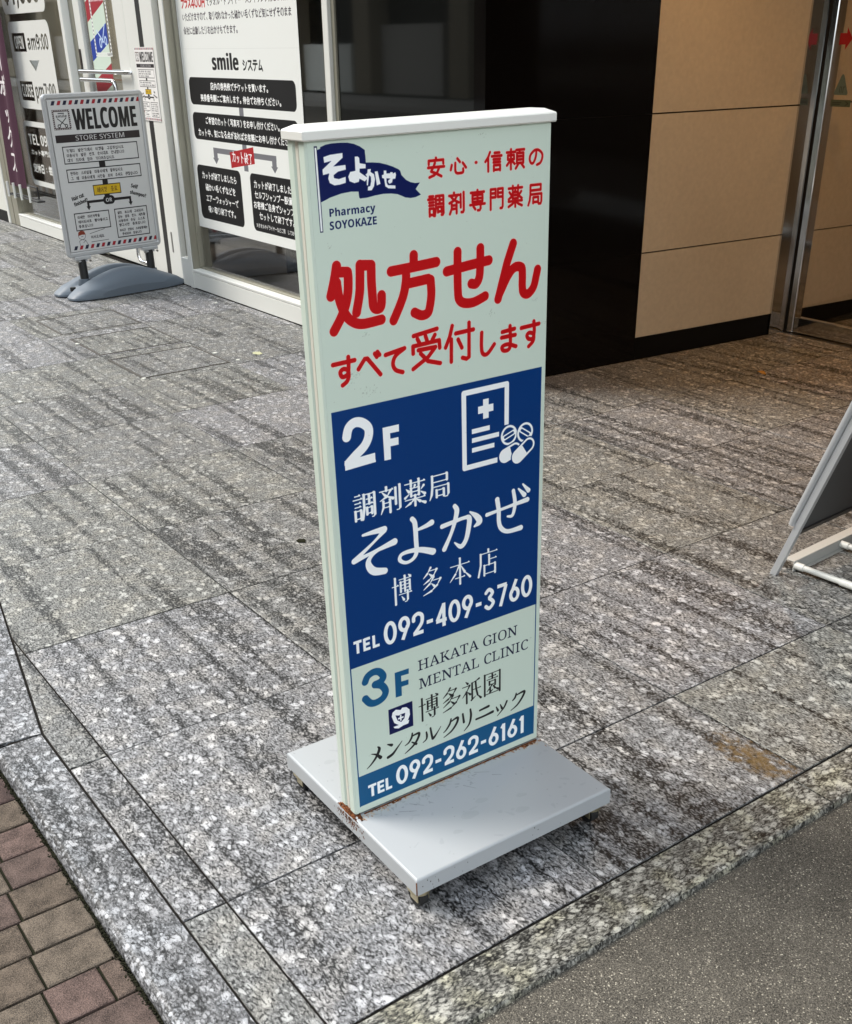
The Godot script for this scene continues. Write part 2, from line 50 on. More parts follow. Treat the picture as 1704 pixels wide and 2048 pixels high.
	"0":"o 50 50 38 41 0 360","1":"26 26 62 6;60 3 60 100","2":"~ 14 36 18 18 50 9 80 18 86 36 74 58 18 90;8 91 94 91","3":"~ 16 22 46 9 76 26 46 46;~ 46 46 84 70 48 91 14 78","4":"72 0 72 100;72 6 14 70;6 72 96 72","6":"66 2 22 58;o 50 67 34 25 0 360","7":"6 9 92 9;86 10 36 100","9":"34 98 78 42;o 50 33 34 25 0 360","-":"14 58 86 58","T":"0 10 100 10;50 10 50 100","E":"12 0 12 100;12 10 90 10;12 50 82 50;12 90 90 90","L":"14 0 14 100;14 90 96 90"}


# ------------------------------------------------------------------ names and nodes
func numbered(called: String) -> String:
	if not used.has(called):
		used[called] = 0
		return called
	used[called] += 1
	return "%s_%03d" % [called, used[called]]

func tag(o: Node3D, label: String, category: String, group := "") -> Node3D:
	o.set_meta("label", label)
	o.set_meta("category", category)
	if group:
		o.set_meta("group", group)
	return o

func thing(called: String, label: String, category: String, at := Vector3.ZERO, basis_ := Basis(), group := "") -> Node3D:
	var o := Node3D.new()
	o.name = numbered(called)
	add_child(o, true)
	o.transform = Transform3D(basis_, at)
	return tag(o, label, category, group)

func setting(called: String, at := Vector3.ZERO) -> Node3D:
	var o := Node3D.new()
	o.name = numbered(called)
	add_child(o, true)
	o.position = at
	o.set_meta("kind", "structure")
	return o

# a mesh drawn in world coordinates under a parent that stands anywhere (unrotated)
func put(called: String, st: Shape, mat: Material, parent: Node3D = self, local := false) -> MeshInstance3D:
	var o := MeshInstance3D.new()
	o.name = called if parent != self else numbered(called)
	o.mesh = st.mesh()
	o.material_override = mat
	parent.add_child(o, true)
	if not local and parent != self:
		o.position = -parent.position if parent.get_parent() == self else Vector3.ZERO
	return o

# ------------------------------------------------------------------ shapes
class Shape:
	var v := PackedVector3Array()
	var n := PackedVector3Array()
	var t := PackedVector2Array()
	var uvk := 1.0
	var uvo := Vector2.ZERO
	var uvr := 0.0
	func auto_uv(p: Vector3, nn: Vector3) -> Vector2:
		var a := nn.abs()
		var q := Vector2(p.x, p.z)
		if a.x > a.y and a.x > a.z:
			q = Vector2(p.z, -p.y)
		elif a.z > a.y:
			q = Vector2(p.x, -p.y)
		return q.rotated(uvr) * uvk + uvo
	func tri(a: Vector3, b: Vector3, c: Vector3, out: Vector3, na = null, nb = null, nc = null) -> void:
		var f := (b - a).cross(c - a)
		if f.length_squared() < 1e-18:
			return
		f = f.normalized()
		if f.dot(out) < 0.0:
			f = -f
			v.append_array([a, b, c])
			n.append_array([na if na != null else f, nb if nb != null else f, nc if nc != null else f])
			t.append_array([auto_uv(a, f), auto_uv(b, f), auto_uv(c, f)])
		else:
			v.append_array([a, c, b])
			n.append_array([na if na != null else f, nc if nc != null else f, nb if nb != null else f])
			t.append_array([auto_uv(a, f), auto_uv(c, f), auto_uv(b, f)])
	func quad(a: Vector3, b: Vector3, c: Vector3, d: Vector3, out: Vector3) -> void:
		tri(a, b, c, out)
		tri(a, c, d, out)
	func sheet(a: Vector3, b: Vector3, c: Vector3, d: Vector3, out: Vector3, u0 := Vector2(0, 0), u1 := Vector2(1, 1)) -> void:
		# corners: top left, top right, bottom right, bottom left as read
		var p := [a, b, c, a, c, d]
		var q := [u0, Vector2(u1.x, u0.y), u1, u0, u1, Vector2(u0.x, u1.y)]
		var f := (b - a).cross(c - a)
		var order := [0, 2, 1, 3, 5, 4] if f.dot(out) > 0.0 else [0, 1, 2, 3, 4, 5]
		for i in order:
			v.append(p[i])
			n.append(out.normalized())
			t.append(q[i])
	func box(a: Vector3, b: Vector3, r := 0.0) -> void:
		var lo := Vector3(minf(a.x, b.x), minf(a.y, b.y), minf(a.z, b.z))
		var hi := Vector3(maxf(a.x, b.x), maxf(a.y, b.y), maxf(a.z, b.z))
		var c := (lo + hi) * 0.5
		var e := (hi - lo) * 0.5
		r = minf(r, minf(e.x, minf(e.y, e.z)) * 0.9)
		for ax in 3:
			var u := (ax + 1) % 3
			var w := (ax + 2) % 3
			for s in [-1.0, 1.0]:
				var q := []
				for k in [[-1, -1], [1, -1], [1, 1], [-1, 1]]:
					var p := Vector3.ZERO
					p[ax] = e[ax] * s
					p[u] = (e[u] - r) * k[0]
					p[w] = (e[w] - r) * k[1]
					q.append(c + p)
				var out := Vector3.ZERO
				out[ax] = s
				quad(q[0], q[1], q[2], q[3], out)
		if r <= 0.0:
			return
		for ax in 3:
			var u := (ax + 1) % 3
			var w := (ax + 2) % 3
			for su in [-1.0, 1.0]:
				for sw in [-1.0, 1.0]:
					var q := []
					for k in [[-1, 0], [1, 0], [1, 1], [-1, 1]]:
						var p := Vector3.ZERO
						p[ax] = (e[ax] - r) * k[0]
						p[u] = (e[u] - (r if k[1] else 0.0)) * su
						p[w] = (e[w] - (0.0 if k[1] else r)) * sw
						q.append(c + p)
					var out := Vector3.ZERO
					out[u] = su
					out[w] = sw
					quad(q[0], q[1], q[2], q[3], out)
		for sx in [-1.0, 1.0]:
			for sy in [-1.0, 1.0]:
				for sz in [-1.0, 1.0]:
					var k := Vector3(sx, sy, sz)
					tri(c + Vector3(e.x, e.y - r, e.z - r) * k, c + Vector3(e.x - r, e.y, e.z - r) * k, c + Vector3(e.x - r, e.y - r, e.z) * k, k)
	func prism(poly: PackedVector2Array, y0: float, y1: float, bevel := 0.0) -> void:
		# poly holds x and z; the top may be drawn in by a small bevel
		var top := poly
		var yb := y1
		if bevel > 0.0:
			var ins := Geometry2D.offset_polygon(poly, -bevel, Geometry2D.JOIN_MITER)
			if ins.size() == 1 and ins[0].size() == poly.size():
				top = ins[0]
				yb = y1 - bevel * 0.7
				var best := 0
				for i in top.size():
					if top[i].distance_to(poly[0]) < top[best].distance_to(poly[0]):
						best = i
				var re := PackedVector2Array()
				for i in top.size():
					re.append(top[(best + i) % top.size()])
				if re.size() > 1 and re[1].distance_to(poly[1]) > re[re.size() - 1].distance_to(poly[1]):
					var back := PackedVector2Array([re[0]])
					for i in range(re.size() - 1, 0, -1):
						back.append(re[i])
					re = back
				top = re
		var idx := Geometry2D.triangulate_polygon(top)
		for i in range(0, idx.size(), 3):
			tri(Vector3(top[idx[i]].x, y1, top[idx[i]].y), Vector3(top[idx[i + 1]].x, y1, top[idx[i + 1]].y), Vector3(top[idx[i + 2]].x, y1, top[idx[i + 2]].y), Vector3.UP)
		var mid := Vector2.ZERO
		for p in poly:
			mid += p / poly.size()
		for i in poly.size():
			var a := poly[i]
			var b := poly[(i + 1) % poly.size()]
			var o := (a + b) * 0.5 - mid
			var out := Vector3(o.x, 0, o.y)
			quad(Vector3(a.x, y0, a.y), Vector3(b.x, y0, b.y), Vector3(b.x, yb, b.y), Vector3(a.x, yb, a.y), out)
			if yb < y1:
				var c := top[i]
				var d := top[(i + 1) % top.size()]
				quad(Vector3(a.x, yb, a.y), Vector3(b.x, yb, b.y), Vector3(d.x, y1, d.y), Vector3(c.x, y1, c.y), out.normalized() + Vector3.UP)
	func tube(path: Array, r: float, sides := 12, cap := true, r2 := -1.0) -> void:
		var rings := []
		var nrm := []
		var up := Vector3.UP
		for i in path.size():
			var d: Vector3 = (path[mini(i + 1, path.size() - 1)] - path[maxi(i - 1, 0)]).normalized()
			if i == 0:
				up = Vector3.UP if absf(d.y) < 0.9 else Vector3.RIGHT
			var s := d.cross(up).normalized()
			up = s.cross(d).normalized()
			var rr := r if r2 < 0.0 else lerpf(r, r2, float(i) / (path.size() - 1))
			var ring := []
			var nn := []
			for k in sides:
				var a := TAU * k / sides
				var o := s * cos(a) + up * sin(a)
				ring.append(path[i] + o * rr)
				nn.append(o)
			rings.append(ring)
			nrm.append(nn)
		for i in path.size() - 1:
			for k in sides:
				var j := (k + 1) % sides
				var out: Vector3 = nrm[i][k] + nrm[i][j]
				tri(rings[i][k], rings[i][j], rings[i + 1][j], out, nrm[i][k], nrm[i][j], nrm[i + 1][j])
				tri(rings[i][k], rings[i + 1][j], rings[i + 1][k], out, nrm[i][k], nrm[i + 1][j], nrm[i + 1][k])
		if cap:
			for e in [0, path.size() - 1]:
				var d: Vector3 = (path[0] - path[1]) if e == 0 else (path[e] - path[e - 1])
				for k in range(1, sides - 1):
					tri(rings[e][0], rings[e][k], rings[e][k + 1], d)
	func sweep(profile: Array, a: Vector3, b: Vector3, side: Vector3) -> void:
		# profile: (offset along side, height); closed solid between a and b
		var d := (b - a).normalized()
		for i in profile.size() - 1:
			var p: Vector2 = profile[i]
			var q: Vector2 = profile[i + 1]
			var e := q - p
			var out := side * -e.y * -1.0 + Vector3.UP * e.x
			if e.x == 0.0 and e.y > 0.0:
				out = -side
			elif e.y < 0.0:
				out = side * -e.y + Vector3.UP * e.x
			quad(a + side * p.x + Vector3.UP * p.y, b + side * p.x + Vector3.UP * p.y, b + side * q.x + Vector3.UP * q.y, a + side * q.x + Vector3.UP * q.y, out)
		for e in [[a, -d], [b, d]]:
			for i in range(1, profile.size() - 1):
				var p0: Vector3 = e[0] + side * profile[0].x + Vector3.UP * profile[0].y
				tri(p0, e[0] + side * profile[i].x + Vector3.UP * profile[i].y, e[0] + side * profile[i + 1].x + Vector3.UP * profile[i + 1].y, e[1])
	func grid(f: Callable, nu: int, nv: int, out: Vector3) -> void:
		var p := []
		for i in nu + 1:
			var row := []
			for j in nv + 1:
				row.append(f.call(float(i) / nu, float(j) / nv))
			p.append(row)
		var nn := []
		for i in nu + 1:
			var row := []
			for j in nv + 1:
				var du: Vector3 = p[mini(i + 1, nu)][j] - p[maxi(i - 1, 0)][j]
				var dv: Vector3 = p[i][mini(j + 1, nv)] - p[i][maxi(j - 1, 0)]
				var c := du.cross(dv)
				c = c.normalized() if c.length() > 1e-12 else out
				row.append(c)
			nn.append(row)
		var flip := 1.0
		var m: Vector3 = nn[nu / 2][nv / 2]
		if m.dot(out) < 0.0:
			flip = -1.0
		for i in nu:
			for j in nv:
				var fo: Vector3 = (nn[i][j] + nn[i + 1][j + 1] + nn[i + 1][j] + nn[i][j + 1]) * flip
				tri(p[i][j], p[i + 1][j], p[i + 1][j + 1], fo, nn[i][j] * flip, nn[i + 1][j] * flip, nn[i + 1][j + 1] * flip)
				tri(p[i][j], p[i + 1][j + 1], p[i][j + 1], fo, nn[i][j] * flip, nn[i + 1][j + 1] * flip, nn[i][j + 1] * flip)
	func mesh() -> ArrayMesh:
		var arr := []
		arr.resize(Mesh.ARRAY_MAX)
		arr[Mesh.ARRAY_VERTEX] = v
		arr[Mesh.ARRAY_NORMAL] = n
		arr[Mesh.ARRAY_TEX_UV] = t
		var m := ArrayMesh.new()
		m.add_surface_from_arrays(Mesh.PRIMITIVE_TRIANGLES, arr)
		return m

func boxed(a: Vector3, b: Vector3, r := 0.0, uvk := 1.0) -> Shape:
	var s := Shape.new()
	s.uvk = uvk
	s.box(a, b, r)
	return s

# ------------------------------------------------------------------ printing
class Canvas:
	var w: int
	var h: int
	var k: float
	var px: PackedByteArray
	var acc: PackedFloat32Array
	var bx0 := 0
	var by0 := 0
	var bx1 := 0
	var by1 := 0
	func _init(wmm: float, hmm: float, scale: float, col: Color) -> void:
		w = int(wmm * scale)
		h = int(hmm * scale)
		k = scale
		px = PackedByteArray()
		px.resize(w * h * 4)
		acc = PackedFloat32Array()
		acc.resize(w * h)
		for i in w * h:
			px[i * 4] = col.r8
			px[i * 4 + 1] = col.g8
			px[i * 4 + 2] = col.b8
			px[i * 4 + 3] = col.a8
		clear_box()
	func clear_box() -> void:
		bx0 = w
		by0 = h
		bx1 = 0
		by1 = 0
	func touch(x0: int, y0: int, x1: int, y1: int) -> void:
		bx0 = mini(bx0, x0)
		by0 = mini(by0, y0)
		bx1 = maxi(bx1, x1)
		by1 = maxi(by1, y1)
	func cone(a: Vector2, ra: float, b: Vector2, rb: float, cut_a := false, cut_b := false) -> void:
		a *= k
		b *= k
		ra *= k
		rb *= k
		var rm := maxf(ra, rb) + 1.0
		var d := b - a
		var l2 := maxf(d.length_squared(), 1e-6)
		var y0 := clampi(int(minf(a.y, b.y) - rm), 0, h)
		var y1 := clampi(int(maxf(a.y, b.y) + rm) + 1, 0, h)
		var tx0 := clampi(int(minf(a.x, b.x) - rm), 0, w)
		var tx1 := clampi(int(maxf(a.x, b.x) + rm) + 1, 0, w)
		if tx1 <= tx0 or y1 <= y0:
			return
		touch(tx0, y0, tx1, y1)
		var steep := absf(d.y) > 2.0
		for y in range(y0, y1):
			var x0 := tx0
			var x1 := tx1
			var py := y + 0.5 - a.y
			if steep:
				var ta := clampf((py - rm) / d.y, 0.0, 1.0)
				var tb := clampf((py + rm) / d.y, 0.0, 1.0)
				x0 = maxi(tx0, int(a.x + minf(d.x * ta, d.x * tb) - rm))
				x1 = mini(tx1, int(a.x + maxf(d.x * ta, d.x * tb) + rm) + 1)
			var at := y * w
			for x in range(x0, x1):
				var qx := x + 0.5 - a.x
				var tt := (qx * d.x + py * d.y) / l2
				if tt < 0.0:
					if cut_a:
						continue
					tt = 0.0
				elif tt > 1.0:
					if cut_b:
						continue
					tt = 1.0
				var ex := qx - d.x * tt
				var ey := py - d.y * tt
				var c := ra + (rb - ra) * tt + 0.5 - sqrt(ex * ex + ey * ey)
				if c > 0.0:
					if c > 1.0:
						c = 1.0
					if c > acc[at + x]:
						acc[at + x] = c
	func poly(pts: PackedVector2Array, scale_it := true) -> void:
		var q := PackedVector2Array()
		var lo := Vector2(1e9, 1e9)
		var hi := Vector2(-1e9, -1e9)
		for p in pts:
			var r: Vector2 = p * k if scale_it else p
			q.append(r)
			lo = lo.min(r)
			hi = hi.max(r)
		var y0 := clampi(int(lo.y), 0, h)
		var y1 := clampi(int(hi.y) + 1, 0, h)
		var x0 := clampi(int(lo.x), 0, w)
		var x1 := clampi(int(hi.x) + 1, 0, w)
		if x1 <= x0 or y1 <= y0:
			return
		touch(x0, y0, x1, y1)
		var m := q.size()
		for y in range(y0, y1):
			for s in 4:
				var sy := y + (s + 0.5) * 0.25
				var xs := PackedFloat32Array()
				for i in m:
					var a := q[i]
					var b := q[(i + 1) % m]
					if (a.y <= sy) != (b.y <= sy):
						xs.append(a.x + (sy - a.y) / (b.y - a.y) * (b.x - a.x))
				xs.sort()
				for j in range(0, xs.size() - 1, 2):
					var xa := maxf(xs[j], 0.0)
					var xb := minf(xs[j + 1], w)
					for x in range(int(xa), mini(int(xb) + 1, w)):
						var c := minf(xb, x + 1.0) - maxf(xa, x)
						if c > 0.0:
							acc[y * w + x] = minf(1.0, acc[y * w + x] + c * 0.25)
	func ink(col: Color) -> void:
		var r := col.r8
		var g := col.g8
		var b := col.b8
		var al := col.a8
		for y in range(by0, by1):
			for x in range(bx0, bx1):
				var i := y * w + x
				var c := acc[i]
				if c > 0.0:
					acc[i] = 0.0
					var j := i * 4
					px[j] = int(px[j] + (r - px[j]) * c)
					px[j + 1] = int(px[j + 1] + (g - px[j + 1]) * c)
					px[j + 2] = int(px[j + 2] + (b - px[j + 2]) * c)
					px[j + 3] = int(px[j + 3] + (al - px[j + 3]) * c)
		clear_box()
	func rect(x0: float, y0: float, x1: float, y1: float, col: Color) -> void:
		poly(PackedVector2Array([Vector2(x0, y0), Vector2(x1, y0), Vector2(x1, y1), Vector2(x0, y1)]))
		ink(col)
	func round_rect(x0: float, y0: float, x1: float, y1: float, r: float, col: Color) -> void:
		var p := PackedVector2Array()
		for c in [[x1 - r, y0 + r, -PI / 2], [x1 - r, y1 - r, 0.0], [x0 + r, y1 - r, PI / 2], [x0 + r, y0 + r, PI]]:
			for i in 7:
				var a: float = c[2] + PI / 2 * i / 6
				p.append(Vector2(c[0] + cos(a) * r, c[1] + sin(a) * r))
		poly(p)
		ink(col)
	func frame(x0: float, y0: float, x1: float, y1: float, t: float, col: Color) -> void:
		rect(x0, y0, x1, y0 + t, col)
		rect(x0, y1 - t, x1, y1, col)
		rect(x0, y0, x0 + t, y1, col)
		rect(x1 - t, y0, x1, y1, col)
	func texture() -> ImageTexture:
		return ImageTexture.create_from_image(Image.create_from_data(w, h, false, Image.FORMAT_RGBA8, px))

func spline(p: Array) -> Array:
	var out := []
	for i in p.size() - 1:
		var a = p[maxi(i - 1, 0)]
		var b = p[i]
		var c = p[i + 1]
		var d = p[mini(i + 2, p.size() - 1)]
		for s in 6:
			out.append(b.cubic_interpolate(c, a, d, s / 6.0))
	out.append(p[p.size() - 1])
	return out

# draws a set of strokes; box maps 0..100 to millimetres, or the numbers are millimetres already
func strokes(c: Canvas, text: String, style: String, width: float, box := Rect2(0, 0, 100, 100)) -> void:
	var org := box.position
	var sc := box.size / 100.0
	for s in text.split(";"):
		var tk := s.split(" ", false)
		if tk.is_empty():
			continue
		var kind := ""
		if not tk[0].is_valid_float():
			kind = tk[0]
			tk.remove_at(0)
		var f := PackedFloat32Array()
		for q in tk:
			f.append(q.to_float())
		var pts := []
		if kind == "w":
			var p3 := []
			for i in range(0, f.size() - 2, 3):
				p3.append(Vector3(f[i], f[i + 1], f[i + 2] * 0.5))
			if p3.size() > 2:
				p3 = spline(p3)
			for i in p3.size() - 1:
				c.cone(Vector2(p3[i].x, p3[i].y), p3[i].z, Vector2(p3[i + 1].x, p3[i + 1].y), p3[i + 1].z)
			continue
		if kind == "o":
			for i in 33:
				var a := deg_to_rad(lerpf(f[4], f[5], i / 32.0))
				pts.append(org + Vector2(f[0] + cos(a) * f[2], f[1] + sin(a) * f[3]) * sc)
		else:
			for i in range(0, f.size() - 1, 2):
				pts.append(org + Vector2(f[i], f[i + 1]) * sc)
		if kind == "p":
			c.poly(PackedVector2Array(pts))
			continue
		if kind == "~" and pts.size() > 2:
			pts = spline(pts)
		var r := width * 0.5
		if style == "brush":
			brush(c, pts, r, kind == "~")
		else:
			var flat := style == "flat" and kind != "o"
			for i in pts.size() - 1:
				c.cone(pts[i], r, pts[i + 1], r, flat and i == 0, flat and i == pts.size() - 2)

# a stroke as a Mincho face has it: thin across, thick down, tapered on the slant
func brush(c: Canvas, p: Array, r: float, curved: bool) -> void:
	var m := p.size() - 1
	if curved:
		for i in m:
			var ta := float(i) / m
			var tb := float(i + 1) / m
			c.cone(p[i], r * lerpf(1.0, 0.4, ta), p[i + 1], r * lerpf(1.0, 0.4, tb))
		return
	for i in m:
		var a: Vector2 = p[i]
		var b: Vector2 = p[i + 1]
		var d := b - a
		if absf(d.y) < 0.25 * absf(d.x):
			c.cone(a, r * 0.42, b, r * 0.42)
			if d.x > 0.0:
				c.poly(PackedVector2Array([b + Vector2(-r * 2.0, 0), b + Vector2(-r * 0.5, -r * 1.3), b + Vector2(r * 0.4, r * 0.3)]))
		elif absf(d.x) < 0.25 * absf(d.y):
			c.cone(a, r, b, r)
			if i == 0:
				c.poly(PackedVector2Array([a + Vector2(-r, 0), a + Vector2(-r * 1.3, -r * 1.0), a + Vector2(r, r * 0.5)]))
		elif (d.x < 0.0) == (d.y > 0.0):
			c.cone(a, r * 1.0, b, r * 0.3)
		else:
			c.cone(a, r * 0.35, b, r * 1.15)

func glyph(c: Canvas, ch: String, style: String, width: float, box: Rect2) -> void:
	if G.has(ch):
		strokes(c, G[ch], style, width, box)
		return
	var at := VOICED.find(ch)
	if at >= 0:
		glyph(c, VOICED[at + 1], style, width, Rect2(box.position + Vector2(0, box.size.y * 0.06), box.size * Vector2(0.9, 0.94)))
		strokes(c, "o 90 12 9 9 0 360" if VOICED[at + 2] == "o" else "78 4 86 18;92 0 100 14", style, width * 0.9, box)
		return
	at = SMALL.find(ch)
	if at >= 0:
		glyph(c, SMALL[at + 1], style, width * 0.9, Rect2(box.position + box.size * Vector2(0.12, 0.3), box.size * 0.7))
		return
	var code := ch.unicode_at(0)
	if code >= 0xAC00 and code < 0xD7A4:
		hangul(c, code - 0xAC00, width, box)

func hangul(c: Canvas, code: int, width: float, box: Rect2) -> void:
	var ini := code / 588
	var vow := (code % 588) / 28
	var fin := code % 28
	var hh := 0.62 if fin else 1.0
	var cell := Rect2(box.position, box.size * Vector2(1, hh))
	var ib := Rect2(cell.position + cell.size * Vector2(0.04, 0.06), cell.size * Vector2(0.6, 0.86))
	if vow in [8, 12, 13, 17, 18]:
		ib = Rect2(cell.position + cell.size * Vector2(0.14, 0.04), cell.size * Vector2(0.72, 0.56))
	elif vow in [9, 10, 11, 14, 15, 16, 19]:
		ib = Rect2(cell.position + cell.size * Vector2(0.06, 0.04), cell.size * Vector2(0.55, 0.54))
	jamo(c, INI[ini], width, ib)
	strokes(c, VOW[vow], "maru", width, cell)
	if fin:
		jamo(c, FIN[fin], width, Rect2(box.position + box.size * Vector2(0.14, 0.66), box.size * Vector2(0.72, 0.34)))

func jamo(c: Canvas, s: String, width: float, box: Rect2) -> void:
	for i in s.length():
		strokes(c, JAMO[s[i]], "maru", width, Rect2(box.position + Vector2(box.size.x * i / s.length(), 0), box.size * Vector2(0.94 / s.length(), 1)))

# a line of type set to fill a box
func line(c: Canvas, text: String, style: String, width: float, x0: float, y0: float, x1: float, y1: float, col: Color, gap := 0.08, fill := 1.0) -> void:
	var m := text.length()
	var pitch := (x1 - x0) / (m - gap)
	for i in m:
		var cw := pitch * (1.0 - gap)
		glyph(c, text[i], style, width, Rect2(x0 + pitch * i + cw * (1.0 - fill) * 0.5, y0, cw * fill, y1 - y0))
	c.ink(col)

# Latin type from a system face, stretched to a box (x0..x1, cap height y0..y1)
func latin(c: Canvas, text: String, face: String, weight: int, x0: float, y0: float, x1: float, y1: float, col: Color, turn := 0.0, caps := "H") -> void:
	var f := SystemFont.new()
	f.font_names = PackedStringArray([face])
	f.font_weight = weight
	var bounds := []
	var tris: PackedVector3Array
	for s in [caps, text]:
		var tm := TextMesh.new()
		tm.font = f
		tm.font_size = 64
		tm.pixel_size = 1.0
		tm.depth = 0.0
		tm.curve_step = 1.0
		tm.text = s
		var a := tm.surface_get_arrays(0)
		var vv: PackedVector3Array = a[Mesh.ARRAY_VERTEX]
		tris = PackedVector3Array()
		if a[Mesh.ARRAY_INDEX] != null:
			for i in a[Mesh.ARRAY_INDEX]:
				tris.append(vv[i])
		else:
			tris = vv
		var lo := Vector2(1e9, 1e9)
		var hi := Vector2(-1e9, -1e9)
		for p in tris:
			lo = lo.min(Vector2(p.x, p.y))
			hi = hi.max(Vector2(p.x, p.y))
		bounds.append([lo, hi])
	# the cap letter sits on the same baseline only if both are laid out alike: measure from the text's own top line
	var tx: Array = bounds[1]
	var capsize: float = bounds[0][1].y - bounds[0][0].y
	var kx: float = (x1 - x0) / (tx[1].x - tx[0].x)
	var has_desc := false
	for ch in "gjpqy,":
		if ch in text:
			has_desc = true
	var top: float = tx[1].y
	var ky := (y1 - y0) / (capsize if has_desc else maxf(tx[1].y - tx[0].y, 0.1))
	for i in range(0, tris.size(), 3):
		var q := PackedVector2Array()
		for j in 3:
			var p := tris[i + j]
			var o := Vector2((p.x - tx[0].x) * kx, (top - p.y) * ky)
			q.append(Vector2(x0, y0) + o.rotated(turn))
		c.poly(q)
	c.ink(col)

# soft-edged specks of dirt, strewn over a print
func soil(c: Canvas, count: int, lo: float, hi: float, col: Color, strength: float, area := Rect2(0, 0, 1, 1)) -> void:
	for i in count:
		var p := (area.position + Vector2(rng.randf(), rng.randf()) * area.size) * Vector2(c.w, c.h) / c.k
		var d := Vector2.RIGHT.rotated(rng.randf() * TAU) * rng.randf_range(0, hi * 2.0)
		c.cone(p, rng.randf_range(lo, hi) * 0.5, p + d, rng.randf_range(lo, hi) * 0.3)
	for y in range(c.by0, c.by1):
		for x in range(c.bx0, c.bx1):
			c.acc[y * c.w + x] *= strength * rng.randf_range(0.5, 1.0)
	c.ink(col)

# ------------------------------------------------------------------ materials
func mat(called: String, albedo: Color, rough := 0.6, metal := 0.0, spec := 0.5) -> StandardMaterial3D:
	var m := StandardMaterial3D.new()
	m.resource_name = called
	m.albedo_color = albedo
	m.roughness = rough
	m.metallic = metal
	m.metallic_specular = spec
	M[called] = m
	return m

func lin(v: float, g := -1.0, b := -1.0) -> Color:
	return Color(v, v if g < 0.0 else g, v if b < 0.0 else b).linear_to_srgb()

func noise_bytes(w: int, h: int, kind: int, period_px: float, oct: int, sd: int, fractal := 1, warp := 0.0) -> PackedByteArray:
	var f := FastNoiseLite.new()
	f.seed = sd
	f.noise_type = kind
	f.frequency = 1.0 / period_px
	f.fractal_type = fractal
	f.fractal_octaves = oct
	if warp > 0.0:
		f.domain_warp_enabled = true
		f.domain_warp_amplitude = warp
		f.domain_warp_frequency = 0.7 / period_px
		f.domain_warp_fractal_type = FastNoiseLite.DOMAIN_WARP_FRACTAL_NONE
	var im := f.get_image(w, h, false, false, true)
	im.convert(Image.FORMAT_L8)
	return im.get_data()

func stretched(w: int, h: int, fx: int, fy: int, kind: int, period_px: float, oct: int, sd: int, fractal := 1, warp := 0.0) -> PackedByteArray:
	var im := Image.create_from_data(w / fx, h / fy, false, Image.FORMAT_L8, noise_bytes(w / fx, h / fy, kind, period_px, oct, sd, fractal, warp))
	im.resize(w, h, Image.INTERPOLATE_CUBIC)
	return im.get_data()

